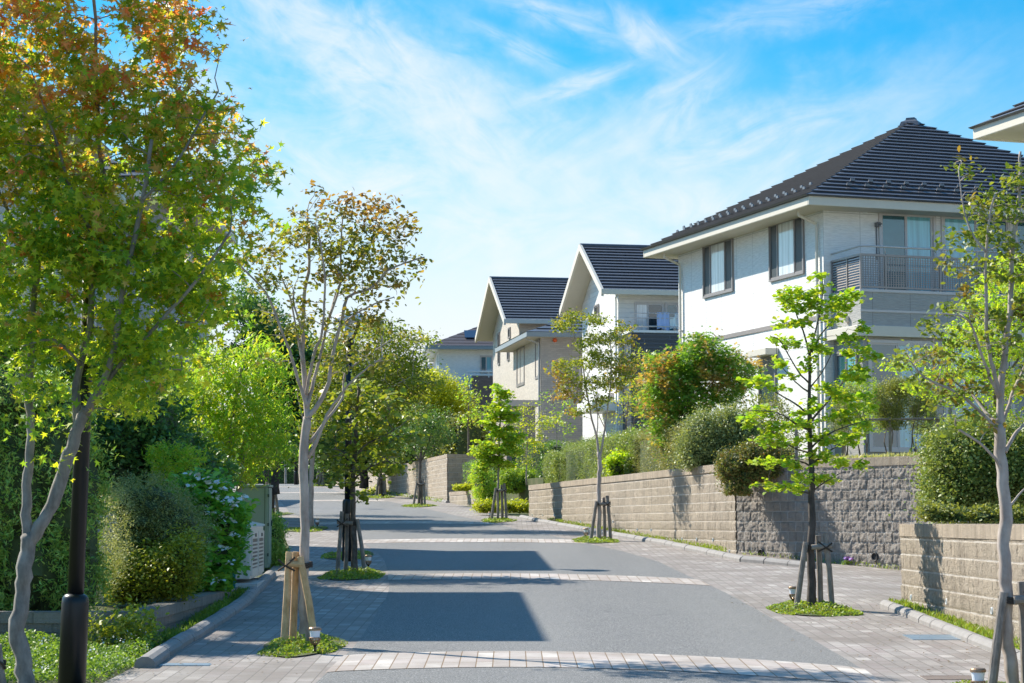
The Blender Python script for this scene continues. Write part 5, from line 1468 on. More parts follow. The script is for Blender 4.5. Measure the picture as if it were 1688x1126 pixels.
# --- round-leaved lime tree beside the driveway
b13 = base(1337, 1004); D13 = b13.y
q = lambda *p: C(1100, 440, 3.127, p)
tree('katsura_tree', 'lime-green tiered tree with a dark trunk beside the driveway, in front of the white house', b13, D13,
  [([(1338, 1008), (1338, 960), (1337, 900), (1338, 850), (1338, 800), (1336, 740), (1335, 686), (1335, 640), (1335, 584)], .062, .016),
   (q((735, 470), (725, 420), (700, 330), (670, 260), (650, 200), (600, 110)), .014, .005, 0, .2),
   (q((735, 450), (760, 350), (780, 260), (800, 150), (800, 40)), .013, .004, 0, -.2), (q((745, 440), (790, 350), (850, 280), (900, 210), (950, 150)), .012, .004, 0, .3),
   (q((735, 600), (690, 560), (640, 480), (580, 380), (540, 360)), .012, .004, 0, -.3), (q((735, 650), (680, 610), (620, 550), (570, 490)), .011, .004, 0, .3),
   (q((738, 620), (800, 540), (850, 440)), .011, .004, 0, -.4), (q((745, 790), (830, 690), (900, 600), (960, 510), (1060, 470)), .015, .004, 0, .4), (q((745, 780), (680, 720), (600, 670), (500, 610), (400, 550)), .014, .004, 0, .2),
   (q((742, 850), (650, 800), (560, 750), (420, 740)), .014, .004, 0, -.5), (q((745, 930), (800, 880), (900, 830), (1040, 790)), .014, .004, 0, -.3), (q((748, 960), (670, 940), (600, 900), (520, 830)), .014, .004, 0, .4),
   (q((750, 1010), (820, 960), (920, 900), (1040, 860)), .013, .004, 0, .4), (q((755, 1040), (680, 1000), (560, 1000), (450, 1000)), .013, .004, 0, .2), ([(1338, 815), (1310, 806), (1280, 800), (1245, 798)], .011, .004, 0, -.2), ([(1338, 810), (1360, 795), (1385, 780)], .011, .004, 0, -.3)],
  [(1353, 463, 15, 10), (1352, 478, 12, 6), (1298, 486, 22, 10), (1325, 487, 26, 11), (1405, 488, 20, 11), (1380, 495, 14, 9), (1350, 505, 30, 12), (1310, 512, 22, 9), (1292, 534, 16, 7), (1325, 535, 20, 9), (1398, 510, 16, 8), (1372, 526, 12, 8),
   (1287, 560, 20, 6), (1315, 570, 22, 7), (1360, 575, 24, 8), (1345, 555, 14, 5), (1400, 560, 22, 8), (1418, 540, 14, 10), (1290, 597, 18, 7), (1330, 600, 16, 7), (1300, 620, 14, 6), (1415, 580, 28, 9), (1440, 590, 15, 7), (1420, 610, 20, 8),
   (1245, 625, 22, 10), (1275, 640, 18, 8), (1370, 640, 28, 9), (1400, 625, 24, 9), (1400, 655, 30, 10), (1345, 665, 18, 7), (1255, 680, 24, 10), (1235, 697, 14, 8), (1280, 705, 26, 9), (1325, 680, 18, 7), (1320, 700, 24, 8), (1420, 675, 22, 9), (1385, 690, 26, 10), (1425, 700, 24, 9),
   (1265, 725, 22, 8), (1300, 730, 24, 8), (1360, 722, 28, 10), (1400, 725, 30, 10), (1265, 765, 22, 8), (1300, 765, 24, 9), (1350, 755, 30, 10), (1395, 762, 26, 8), (1420, 770, 14, 6), (1330, 785, 26, 8), (1250, 798, 14, 4), (1290, 803, 22, 6), (1325, 808, 18, 7), (1365, 792, 24, 7)],
  LM_LIME, BK_DARK, dens=250, cr=.045, per=14, size=.058, shape='round', seed=71, up=.9, droop=.4, flat=.55, dr=.32, twr=.003, maxlen=1.0, frac=1, dm=2.5)

# --- near right crepe myrtle
D14 = 15.3
b14 = P(1670, 1150, D14); b14.z = gz(b14.x, b14.y) - .02
tree('crepe_myrtle', 'pale knobbly crepe myrtle with green and copper leaves at the right edge of the photo', b14, D14,
  [([(1670, 1170), (1668, 1126), (1664, 1080), (1659, 1040), (1659, 1000), (1658, 960), (1656, 915), (1657, 860), (1653, 800), (1650, 745), (1648, 700)], .052, .044),
   ([(1649, 705), (1650, 649), (1656, 580), (1660, 545), (1666, 496), (1668, 402), (1678, 358), (1680, 300), (1682, 250)], .032, .010, 0, .1),
   ([(1649, 652), (1640, 620), (1631, 580), (1626, 530), (1626, 470), (1626, 415), (1631, 358), (1640, 320)], .020, .007, 0, -.3),
   ([(1646, 655), (1632, 620), (1619, 587), (1604, 542), (1587, 522), (1549, 517)], .014, .005, 0, -.5),
   ([(1647, 700), (1624, 679), (1599, 644), (1585, 620)], .016, .006, 0, .4),
   ([(1646, 708), (1611, 674), (1579, 649), (1524, 622), (1500, 595)], .016, .005, 0, -.2),
   ([(1652, 780), (1640, 755), (1614, 730), (1579, 706), (1575, 690)], .014, .006, 0, -.3),
   ([(1657, 745), (1672, 718), (1690, 697), (1720, 660)], .018, .007, 0, .2), ([(1652, 700), (1664, 665), (1672, 640), (1690, 600), (1700, 540)], .016, .006, 0, .3),
   ([(1655, 850), (1668, 830), (1685, 810), (1710, 790)], .012, .005, 0, .1), ([(1626, 415), (1605, 390), (1590, 350), (1580, 280)], .011, .004, -.3, -.2), ([(1668, 402), (1640, 370), (1610, 350)], .010, .004, 0, .2)],
  [(1585, 270, 16, 14), (1592, 300, 14, 12), (1622, 318, 26, 14), (1655, 300, 20, 12), (1682, 292, 20, 18), (1610, 345, 26, 14), (1650, 345, 34, 16), (1690, 340, 30, 25), (1570, 395, 22, 12), (1610, 395, 30, 16), (1655, 400, 34, 22), (1560, 430, 22, 10), (1600, 440, 30, 14),
   (1650, 455, 34, 20), (1700, 430, 30, 40), (1590, 475, 24, 12), (1560, 505, 26, 10), (1530, 530, 18, 10), (1600, 510, 26, 14), (1650, 520, 30, 20), (1555, 545, 26, 12), (1600, 560, 30, 14), (1660, 570, 30, 18), (1500, 585, 30, 10), (1480, 590, 12, 6), (1540, 590, 34, 14), (1590, 610, 30, 16),
   (1530, 625, 32, 12), (1570, 650, 32, 16), (1620, 640, 24, 14), (1690, 620, 26, 30), (1540, 665, 26, 9), (1590, 690, 26, 10), (1560, 712, 24, 7), (1620, 700, 16, 10), (1615, 385, 30, 14), (1690, 500, 26, 30)],
  leafmat('copper_green_leaf', [(.055, .09, .015), (.085, .12, .018), (.13, .15, .025), (.05, .08, .02)], .42, 1.6, patch=[(.14, .09, .03), (.18, .11, .03), (.11, .11, .03)], pscale=2.2, pr=(.52, .64)), BK_SMOOTH, dens=155, cr=.05, per=12, size=.050, shape='oval', seed=81, up=.4, droop=.1, flat=.6, dr=.36, twr=.003, maxlen=1.0, dm=3.6)

# ------------------------------------------------------------------ supports, lights, beds
M_WOODN = bark('fresh_post_wood', (.42, .26, .12), (.68, .47, .26), 25)
M_WOODO = bark('weathered_post_wood', (.16, .135, .115), (.32, .28, .245), 30)
M_TIE = plain('palm_rope', (.06, .045, .035), .9, bmp=.5, sc=30)
def support(b, label, h=.88, mirror=1, mat=None, r=.031, yaw=0, tr=.04):
    """three posts tied to the trunk: one slanting, two upright joined by a short crossbar"""
    root = empty('tree_support', b, yaw, label, 'tree support', 'wooden tree supports')
    m = mat or M_WOODO; s = mirror; rng = np.random.default_rng(int(abs(b.x * 100)) + 3)
    legs = (((.13, -.10), (-.035, -.075), h * .95), ((-.115, .04), (-.085, .04), h), ((-.185, -.06), (-.14, -.05), h * 1.0)) if mirror == -1 and h < .89 else None
    for (x0, y0), (x1, y1), hh in legs or (((-.20 * s, -.10), (-.06 * s, -.06), h * .93), ((.12 * s, .06), (.10 * s, .05), h * 1.02), ((.24 * s, -.06), (.17 * s, -.05), h * 1.06)):
        mb = MB()
        mb.tube([(x0, y0, -.1), ((x0 + x1) / 2 + .004, (y0 + y1) / 2, hh * .5), (x1, y1, hh)], [r * 1.06, r, r * .94], 10)
        mb.build('post', m, root, smooth=False, bevel=.004)
    mb = MB(); mb.tube([(-.0 * s, -.045 - tr, h * .86), ((.24 if not legs else .15) * s, -.05 - tr * .4, h * .88)], r * .9, 8); mb.build('crossbar', m, root)
    mb = MB()
    for k in range(3):
        z = h * .84 + k * .018; n = 14
        mb.tube([((tr + .03) * math.cos(t * 2 * math.pi / n), (tr + .03) * math.sin(t * 2 * math.pi / n) - .01, z + .008 * math.sin(t)) for t in range(n + 1)], .009, 5)
    mb.tube([(.08 * s, -.09, h * .80), (.18 * s, -.10, h * .86), (.24 * s, -.09, h * .92)], .010, 5); mb.tube([(.24 * s, -.09, h * .80), (.16 * s, -.10, h * .86), (.08 * s, -.09, h * .94)], .010, 5)
    mb.build('rope_tie', M_TIE, root)
    return root
support(b2, 'fresh pale timber tree support around the left crepe myrtle trunk', .88, -1, M_WOODN, .034)
support(b3 + Vector((-.02, .03, 0)), 'weathered tree support before the lamp post on the left', .9, -1)
support(b5, 'grey tree support beside the green cabinet, up the left footway', .95, -1, None, .045)
support(b10, 'weathered tree support of the dark round-headed tree', .92, 1, None, .04)
support(b11, 'weathered tree support of the smaller lime-green tree', .98, 1, None, .038)
support(b12, 'weathered tree support in front of the long block wall', .9, 1, None, .036)
support(b13, 'grey tree support of the lime-green tree beside the driveway', .84, 1, None, .034)
support(b14 + Vector((0, .02, 0)), 'weathered tree support at the right edge, around the pale knobbly trunk', .84, 1, None, .036, tr=.055)
support(b9, 'distant tree support far up the right footway', 1.0, 1, None, .055)
support(b7, 'distant tree support at the crest of the hill', 1.1, 1, None, .08)
ms = empty('tree_support', b1 + Vector((-.14, -.25, 0)), 0, 'grey plank stake tied to the maple in the bottom left corner', 'tree support', 'wooden tree supports')
mb = MB(); mb.tube([(.04, .06, -.1), (-.02, .02, .2), (-.045, 0, .42)], .046, 10); mb.build('post', M_WOODO, ms)
mb = MB(); mb.tube([(.05 * math.cos(t * .6) - .02, .05 * math.sin(t * .6), .28 + .03 * math.sin(t)) for t in range(12)], .010, 5);  mb.build('rope_tie', M_TIE, ms)

M_CUP = plain('lamp_white_cup', (.72, .78, .86), .3, var=.02)
M_COPPER = plain('lamp_copper', (.34, .22, .14), .4, .6)
M_BLACKM = plain('black_metal', (.012, .014, .016), .35, .3, var=.3)
_lights = []
def garden_light(p, label):
    if not _lights:
        root = empty('garden_light', p, 0, label, 'garden light', 'small solar garden lights')
        def pt(n, prof, m, nn=18):
            mb = MB(); mb.lathe(prof, nn); return mb.build(n, m, root, smooth=False)
        pt('spike', [(.004, -.06), (.011, .02), (.010, .07), (.022, .095)], M_BLACKM, 10)
        pt('cup', [(.030, .135), (.040, .15), (.046, .20), (.050, .218)], M_CUP)
        cg = MB()
        for k in range(10):
            a_ = 2 * math.pi * k / 10
            cg.tube([(.020 * math.cos(a_), .020 * math.sin(a_), .092), (.040 * math.cos(a_ + .3), .040 * math.sin(a_ + .3), .115), (.050 * math.cos(a_), .050 * math.sin(a_), .150)], .0035, 4)
            cg.tube([(.020 * math.cos(a_), .020 * math.sin(a_), .092), (.040 * math.cos(a_ - .3), .040 * math.sin(a_ - .3), .115), (.050 * math.cos(a_), .050 * math.sin(a_), .150)], .0035, 4)
        cg.lathe([(.050, .148), (.053, .150), (.053, .156), (.050, .158)], 18)
        cg.build('basket', M_COPPER, root)
        pt('cap', [(.055, .218), (.058, .224), (.056, .238), (.048, .246), (.012, .249)], M_COPPER)
        _lights.append(root)
    else:
        src = _lights[0]; root = src.copy(); COL.objects.link(root); root.location = p; root['label'] = label
        for ch in src.children:
            c = ch.copy(); COL.objects.link(c); c.parent = root
    return root
garden_light(base(519, 1078), 'small solar garden light against the fresh timber support on the left')
garden_light(base(607, 940), 'small solar garden light at the foot of the second left tree')
garden_light(base(523, 872) + Vector((0, 0, .02)), 'small solar garden light alone in the bed of the tall crepe myrtle, left side')
garden_light(base(453, 844), 'small solar garden light behind the green cabinet')
garden_light(base(683, 831), 'small solar garden light under the dark round-headed tree')
garden_light(base(808, 858), 'small solar garden light leaning by the smaller lime-green tree')
garden_light(base(966, 889), 'small solar garden light before the long block wall')
garden_light(base(1308, 1000), 'small solar garden light beside the driveway tree')
garden_light(P(1613, 1148, 14.9).xy.to_3d() + Vector((0, 0, gz(4, 14.9))), 'small solar garden light cut by the bottom edge on the right')
garden_light(base(634, 820), 'small solar garden light far up the right footway')

def bed(b, rx, ry, label, n=900, h=.05, mat=None, size=.028, seed=1):
    rng = np.random.default_rng(seed)
    a = rng.uniform(0, 2 * math.pi, n); rr_ = np.sqrt(rng.uniform(0, 1, n)); k = 1 + .12 * np.sin(a * 3 + seed) + .07 * np.sin(a * 7)
    hh = h * (1.1 - rr_ ** 3) * (.75 + .35 * np.sin(a * 5 + rr_ * 6))
    x = b.x + rx * rr_ * k * np.cos(a); y = b.y + ry * rr_ * k * np.sin(a)
    z = np.array([gz(xx, yy) for xx, yy in zip(x, y)]) + rng.uniform(.1, 1, n) * hh + .004
    o = leafmesh('ground_cover', np.stack([x, y, z], 1), size, 'oval', mat or LM_BED, seed, .3, 0, origin=Vector((b.x, b.y, b.z)))
    tag(o, label, 'ground cover', 'ground cover round the street trees', 'stuff')
    mb = MB(); m = 26; mb.v.append((b.x, b.y, gz(b.x, b.y) + .016))
    for i in range(m):
        t = 2 * math.pi * i / m; kk = .97 + .05 * math.sin(t * 4 + seed); X, Y = b.x + rx * kk * math.cos(t), b.y + ry * kk * math.sin(t)
        mb.v.append((X, Y, gz(X, Y) + .013))
    for i in range(m): mb.f.append((0, 1 + i, 1 + (i + 1) % m))
    s = mb.build('soil', M_SOIL); s['kind'] = 'structure'
bed(b2 + Vector((0, -.05, 0)), .36, 1.15, 'green mat of ground cover at the foot of the left crepe myrtle', 3800, .09, size=.03, seed=2)
bed(b3 + Vector((0, -.1, 0)), .46, 1.5, 'ground cover at the foot of the second left tree', 2600, .09, size=.04, seed=3)
bed(base(576, 916), .45, 1.6, 'ground cover round the black lamp post', 1800, .08, size=.04, seed=4)
bed(base(506, 873), .5, 1.9, 'sparse ground cover round the tall crepe myrtle', 700, .06, size=.05, seed=5)
bed(b5, .6, 2, 'sparse ground cover behind the green cabinet', 500, .06, size=.05, seed=6)
bed(b10, .62, 2.2, 'ground cover under the dark round-headed tree', 1200, .07, size=.06, seed=7)
bed(b11, .48, 2.0, 'ground cover under the smaller lime-green tree', 1500, .07, size=.05, seed=8)
bed(b12 + Vector((-.1, 0, 0)), .48, 1.6, 'ground cover before the long block wall', 2000, .07, size=.045, seed=9)
bed(b13 + Vector((0, -.1, 0)), .48, 1.1, 'bright green ground cover under the driveway tree', 3800, .085, size=.035, seed=10)
bed(b9, .6, 2.4, 'ground cover far up the right footway', 700, .12, size=.08, seed=12)
bed(base(524, 800.5), .9, 4, 'ground cover at the crest of the hill', 500, .1, size=.1, seed=13)
bed(base(628, 812), 1.2, 5, 'yellow-green planting along the foot of the distant wall', 900, .35, LM_YEL, size=.1, seed=14)
bed(b14, .5, .9, 'ground cover at the foot of the right-edge tree', 1500, .06, size=.035, seed=15)

# ------------------------------------------------------------------ lamp posts
def lamp_post(b, label, h=4.3, tilt=0.0, head=True, rb=.096, ru=.058, hb=.9):
    root = empty('lamp_post', b, 0, label, 'lamp post', 'black lamp posts'); root.rotation_euler = (0, R(tilt), 0)
    mb = MB(); mb.lathe([(rb, -.2), (rb * .985, hb - .06), (rb * .93, hb - .02), (rb * .78, hb), (rb * .6, hb + .01)], 28); mb.build('base_sleeve', M_BLACKM, root, smooth=True)
    mb = MB(); mb.lathe([(ru, hb), (ru * .96, hb + (h - hb) * .5), (ru * .8, h)], 24); mb.build('pole', M_BLACKM, root, smooth=True)
    if head:
        mb = MB()
        for k in range(4):
            a_ = math.pi / 4 + k * math.pi / 2
            mb.tube([(ru * .6 * math.cos(a_), ru * .6 * math.sin(a_), h - .05), (.16 * math.cos(a_), .16 * math.sin(a_), h + .16), (.24 * math.cos(a_), .24 * math.sin(a_), h + .34)], .014, 6)
        mb.lathe([(ru * 1.2, h - .08), (ru * 1.5, h - .02), (ru * .8, h + .05)], 16); mb.build('bracket', M_BLACKM, root)
        mb = MB(); mb.lathe([(.27, h + .33), (.28, h + .36), (.24, h + .43), (.12, h + .49), (.02, h + .50)], 24); mb.build('lamp_shade', plain('lamp_shade_white', (.7, .72, .75), .4), root, smooth=True)
        mb = MB(); mb.lathe([(.03, h + .05), (.07, h + .10), (.08, h + .22), (.05, h + .31)], 16); mb.build('lamp_glass', plain('lamp_glass_white', (.7, .75, .8), .2), root, smooth=True)
    return root
bl = P(119, 1140, 15.75); bl.z = gz(bl.x, bl.y)
lamp_post(Vector((bl.x - .005, bl.y, bl.z)), 'near black lamp post with a thick base sleeve, beside the maple at left', 3.35, 1.4, rb=.104, ru=.062, hb=.71)
g = base(573, 925)
lamp_post(g, 'black lamp post standing behind the second left tree', 3.75, 0, hb=1.05)
g = base(438, 836)
lamp_post(g, 'black lamp post rising behind the green utility cabinet', 3.9, 0, hb=1.35)
g = base(488, 799)
lamp_post(g, 'thin distant lamp post at the crest of the hill', 3.4, 0, rb=.14, ru=.12, hb=.9)

# ------------------------------------------------------------------ utility cabinet, storage box, teal panel
M_CAB = plain('green_cabinet_paint', (.25, .36, .32), .45, var=.08, sc=3)
M_CABD = plain('green_cabinet_gap', (.05, .09, .08), .5)
dc = 33.0; x0 = P(398, 850, dc).x; x1 = P(441.5, 850, dc).x; zt_ = P(398, 799, dc).z; zb_ = gz(x0, dc)
cab = empty('utility_cabinet', (x0, dc, zb_), 0, 'tall green steel utility cabinet beside the left footway', 'utility cabinet')
w_ = x1 - x0; hc = zt_ - zb_
mb = MB(); mb.box(0, w_, 0, .42, 0, hc - .04); mb.build('body', M_CAB, cab, bevel=.006)
mb = MB(); mb.box(-.02, w_ + .03, -.02, .44, hc - .038, hc); mb.build('lid', M_CAB, cab, bevel=.006)
mb = MB(); mb.box(w_ + .002, w_ + .016, .02, .40, .05, hc - .05); dr = mb.build('door', M_CAB, cab, bevel=.003)
mb = MB(); mb.box(w_ - .055, w_ - .045, -.004, .0, .0, hc - .05); mb.build('seam', M_CABD, cab)
for z in (.18, hc * .5, hc - .2):
    mb = MB(); mb.box(w_ - .004, w_ + .022, -.018, -.002, z, z + .05); mb.build('hinge', M_CABD, cab)
mb = MB(); mb.box(w_ + .018, w_ + .034, .30, .34, hc * .5, hc * .5 + .09); mb.build('handle', M_CABD, dr)

M_BOX = plain('storage_box_cream', (.72, .67, .59), .45, .1)
M_BOXD = plain('storage_box_dark', (.16, .14, .12), .5)
g0 = G(412, 978); g1_ = G(438, 953)
ang = math.atan2(g1_.y - g0.y, g1_.x - g0.x)            # along the street
pb_ = empty('storage_box', (g0.x, g0.y, gz(g0.x, g0.y)), ang, 'cream slatted metal refuse storage box on a concrete plinth', 'storage box')
Lb = 2.6; Db = .75
zpl = .13; zt1 = P(414, 868, 27.1).z - gz(g0.x, g0.y); zt2 = zt1 + .17
mb = MB(); mb.box(-.08, Lb + .3, -.10, Db + .2, -.3, zpl); mb.build('plinth', M_CONC, pb_, bevel=.01)
# local frame: x runs up the street, y to the left (away from the footway)
mb = MB(); mb.add([(0, 0, zpl + .05), (Lb, 0, zpl + .05), (Lb, Db, zpl + .05), (0, Db, zpl + .05), (0, 0, zt1), (Lb, 0, zt1), (Lb, Db, zt2), (0, Db, zt2)],
       [(0, 3, 2, 1), (4, 5, 6, 7), (0, 1, 5, 4), (1, 2, 6, 5), (2, 3, 7, 6), (3, 0, 4, 7)]); mb.build('body', M_BOX, pb_, bevel=.006)
mb = MB()
for k in range(9):
    y = .03 + k * (Db - .06) / 8; mb.box(-.018, -.002, y - .02, y + .02, zpl + .06, zt1 - .02 + (zt2 - zt1) * y / Db)
mb.build('end_ribs', M_BOX, pb_)
mb = MB()
for k in range(12):
    x = .05 + k * (Lb - .1) / 11
    mb.add([(x - .03, -.03, zt1 + .004), (x + .03, -.03, zt1 + .004), (x + .03, Db + .02, zt2 + .005), (x - .03, Db + .02, zt2 + .005), (x - .02, -.03, zt1 + .03), (x + .02, -.03, zt1 + .03), (x + .02, Db + .02, zt2 + .03), (x - .02, Db + .02, zt2 + .03)],
       [(0, 3, 2, 1), (4, 5, 6, 7), (0, 1, 5, 4), (1, 2, 6, 5), (2, 3, 7, 6), (3, 0, 4, 7)])
mb.build('lid', M_BOX, pb_)
for k in range(2):
    xa_, xb_ = .08 + k * Lb / 2, Lb / 2 - .04 + k * Lb / 2
    mb = MB(); t = .05; z0_, z1_ = zpl + .09, zt1 - .06
    mb.box(xa_, xa_ + t, -.022, -.002, z0_, z1_); mb.box(xb_ - t, xb_, -.022, -.002, z0_, z1_); mb.box(xa_ + t, xb_ - t, -.021, -.002, z0_, z0_ + .09); mb.box(xa_ + t, xb_ - t, -.021, -.002, z1_ - .10, z1_)
    dr = mb.build('door', M_BOX, pb_)
    mb = MB(); mb.box(xa_ + t, xb_ - t, -.006, -.002, z0_ + .09, z1_ - .10); mb.build('door_recess', M_BOXD, dr)
    mb = MB(); z = z0_ + .11
    while z < z1_ - .12: mb.box(xa_ + t, xb_ - t, -.02, -.008, z, z + .022); z += .05
    mb.build('door_slats', M_BOX, dr)
    mb = MB(); mb.box((xa_ + xb_) / 2 - .09, (xa_ + xb_) / 2 + .09, -.034, -.023, z1_ - .075, z1_ - .03); mb.build('handle', M_BOXD, dr)
tp = P(379, 975, 26.2); tp2 = P(388, 975, 26.2)
mb = MB(); zt3 = P(384, 912, 26.2).z; zb3 = gz(tp.x, 26.2)
for k in range(6): mb.box(k * .062, k * .062 + .05, .0, .012, 0, zt3 - zb3)
mb.box(0, .36, .013, .03, .08, .12); mb.box(0, .36, .013, .03, zt3 - zb3 - .15, zt3 - zb3 - .11)
tag(mb.build('board_fence', plain('teal_paint', (.015, .19, .20), .5), None, (tp2.x - .36, 26.2, zb3)), 'short teal painted board fence beside the storage box', 'fence')

# ------------------------------------------------------------------ left bed
tree_c = lambda *a, **k: None
shrub('conifer_hedge', 'dark green conifer screen behind the near lamp post at left', ell(20.6, (-40, 760, 110, 150), (40, 800, 95, 170), (95, 760, 60, 130), (120, 850, 55, 130), (70, 930, 90, 110), (-60, 950, 120, 120), (130, 950, 38, 60), (20, 660, 90, 60), dr=.55),
      LM_CONI, n=52000, size=0.058, shape='slim', seed=3, bump_=.055, up=.1, droop=-.5, cat='conifer', lo=.62, per=30)
shrub('fine_leaved_shrub', 'grey-olive fine-leaved shrub in the middle of the left bed', ell(22.6, (250, 850, 62, 58), (290, 880, 50, 50), (225, 905, 35, 35), (215, 830, 30, 30), dr=.5), LM_OLIVE2, n=26000, size=0.034, shape='slim', seed=5, bump_=0.068, shoots=260, lo=.86)
shrub('fine_leaved_shrub', 'pale wispy half-bare shrub beside the conifer, in the left bed', ell(21.2, (188, 870, 22, 70), (180, 930, 22, 45), dr=.22), leafmat('pale_wisp', [(.30, .33, .14), (.22, .25, .10), (.36, .37, .20)], .35, 1.2), n=4200, size=0.029, shape='slim', seed=6, bump_=.06, core=False, lo=.86)
shrub('azalea', 'low yellow-green azalea on the planter wall at left', ell(22.0, (235, 955, 50, 38), (280, 945, 40, 38), (305, 930, 22, 45), (205, 970, 22, 22), dr=.42), leafmat('azalea_leaf', [(.13, .16, .02), (.19, .21, .025), (.10, .13, .02), (.24, .23, .03)], .35, 1.4), n=15000, size=0.039, shape='oval', seed=7, bump_=0.068, shoots=260, lo=.88, up=.7)
hy = shrub('hydrangea', 'dark green flowering shrub with white lacecap blooms at the end of the left bed', ell(25.2, (340, 860, 52, 68), (355, 910, 42, 60), (318, 830, 40, 40), (372, 860, 26, 40), (335, 940, 36, 34), dr=.5), leafmat('hydrangea_leaf', [(.05, .13, .02), (.07, .17, .025), (.10, .21, .03), (.14, .25, .03)], .35, 1.5, k=1.25),
      n=7600, size=0.111, shape='oval', seed=8, bump_=.07, up=.9, droop=.5, cat='flowering shrub', lo=.84, per=14)
rng = np.random.default_rng(90)
fl = []
for (fx, fy) in [(318, 782), (330, 786), (345, 794), (362, 795), (372, 805), (382, 818), (345, 810), (358, 822), (372, 826), (384, 832), (396, 822), (340, 835), (352, 845), (368, 850), (380, 858), (330, 858), (308, 884), (316, 882), (340, 890), (360, 905), (352, 925), (357, 958), (378, 905), (386, 880), (345, 868), (376, 928), (320, 800)]:
    p = np.array(P(fx, fy, 24.6 + rng.uniform(-.15, .2)))
    fl.append(p + rng.normal(size=(8, 3)) * (.045, .05, .018))
for i, q in enumerate(fl): leafmesh('bloom', q, .055, 'round', LM_PETAL, 4 + i, .9, 0, parent=hy)
shrub('feathery_plant', 'upright bright feathery plant rising above the flowering shrub', ell(25.8, (268, 770, 16, 30), (288, 765, 18, 34), (308, 772, 16, 26), (255, 760, 10, 20), (325, 755, 14, 10), dr=.16), LM_BRIGHT, n=1500, size=0.065, shape='slim', seed=9, bump_=.05, core=False, cat='plant')
shrub('shrub', 'dark narrow-leaved bush just beyond the green cabinet', ell(33.9, (452, 885, 14, 34), (450, 915, 18, 28), (458, 925, 12, 18), dr=.35), LM_CONI, n=9000, size=0.065, shape='slim', seed=10, bump_=.06, up=.1, droop=-.6)
shrub('shrub', 'dark glossy bush behind the feathery plant, left bed', ell(29, (215, 735, 45, 50), (250, 700, 55, 55), (170, 740, 35, 60), (205, 790, 55, 40), (320, 790, 60, 40), (290, 750, 45, 40), dr=1.0), LM_DARK2, n=16000, size=0.072, shape='oval', seed=12, bump_=.1, lo=.9)
shrub('shrub', 'loose yellow-green bush between the maple trunk and the bright tree', ell(30.5, (200, 700, 38, 36), (165, 700, 30, 40), (230, 680, 30, 25), dr=.7), LM_OLIVE, n=6000, size=0.072, shape='oval', seed=13, bump_=.12, core=False, lo=1)

tree('bright_tree', 'bright green drooping-leaved tree behind the shrub bed on the left', P(375, 830, 31.6) , 31.6,
  [([(375, 840), (378, 780), (382, 720), (388, 660), (400, 600), (420, 560)], .07, .02), ([(340, 830), (342, 770), (345, 730), (350, 690)], .05, .02), ([(392, 830), (398, 770), (405, 720), (420, 680)], .05, .02, 0, .6), ([(345, 735), (320, 700), (300, 660)], .03, .01, 0, .5), ([(320, 800), (322, 740), (330, 700), (335, 650)], .04, .015, 0, -.3)],
  [(430, 570, 30, 28), (410, 600, 45, 30), (450, 610, 26, 26), (360, 620, 40, 35), (430, 650, 48, 35), (370, 660, 50, 38), (320, 650, 38, 38), (290, 680, 38, 34), (440, 695, 45, 32), (390, 710, 50, 34), (340, 710, 42, 34), (420, 745, 50, 28), (460, 740, 25, 20), (350, 750, 45, 28), (400, 780, 30, 20), (300, 640, 30, 35), (340, 590, 26, 28)],
  LM_BRIGHT, BK_GREY, dens=15, cr=.13, per=24, size=.12, shape='slim', seed=91, up=.5, droop=.8, hang=.5, flat=.45, dr=1.2, twr=.006, dm=3.4)
tree('dark_tree', 'tall dark-green tree behind the crepe myrtle on the left', P(455, 800, 58), 58,
  [([(455, 815), (457, 760), (458, 700), (455, 640), (450, 580)], .13, .04), ([(457, 720), (480, 670), (500, 620)], .07, .02, 0, .8), ([(456, 690), (430, 640), (410, 600)], .07, .02, 0, -.8)],
  [(420, 520, 40, 35), (460, 560, 45, 40), (500, 600, 50, 45), (420, 590, 45, 45), (470, 640, 55, 45), (540, 620, 45, 40), (520, 670, 50, 40), (560, 660, 45, 35), (400, 500, 25, 25), (490, 700, 50, 35), (540, 710, 40, 30)],
  LM_DARK2, BK_DARK, dens=6.5, cr=.24, per=26, size=.12, shape='oval', seed=92, flat=.7, dr=1.8, dm=4)
tree('dark_tree', 'broad dark evergreen mass behind the olive crowns on the left side', P(600, 800, 100), 100,
  [([(600, 805), (600, 770), (602, 720), (600, 680)], .25, .1), ([(601, 750), (640, 710), (660, 680)], .1, .04, 0, 1)],
  [(580, 650, 60, 35), (640, 660, 60, 38), (560, 700, 60, 35), (620, 710, 70, 38), (680, 690, 40, 30), (640, 620, 40, 22), (560, 750, 40, 22)],
  LM_DARK, BK_DARK, dens=1.6, cr=.45, per=34, size=.22, shape='oval', seed=93, flat=.8, dr=3.2, dm=4.5)
tree('bright_tree', 'second bright green tree up the left side, beyond the cabinet', P(400, 800, 52), 52,
  [([(402, 815), (405, 770), (410, 720), (420, 680)], .08, .03), ([(412, 730), (440, 700), (460, 680)], .04, .015, 0, .5)],
  [(400, 740, 50, 24), (450, 735, 40, 22), (430, 765, 40, 14), (480, 750, 20, 14), (350, 770, 40, 20)], LM_MID, BK_DARK, dens=8, cr=.2, per=20, size=.10, shape='oval', seed=94, flat=.6, dr=1.2)
shrub('background_tree', 'green tree beyond the left maple, before the grey boarded house', ell(24, (60, 600, 90, 50), (160, 620, 60, 40), (-40, 600, 60, 80), dr=.6), LM_MID, n=7000, size=0.078, shape='oval', seed=95, bump_=.12, core=False, cat='tree')
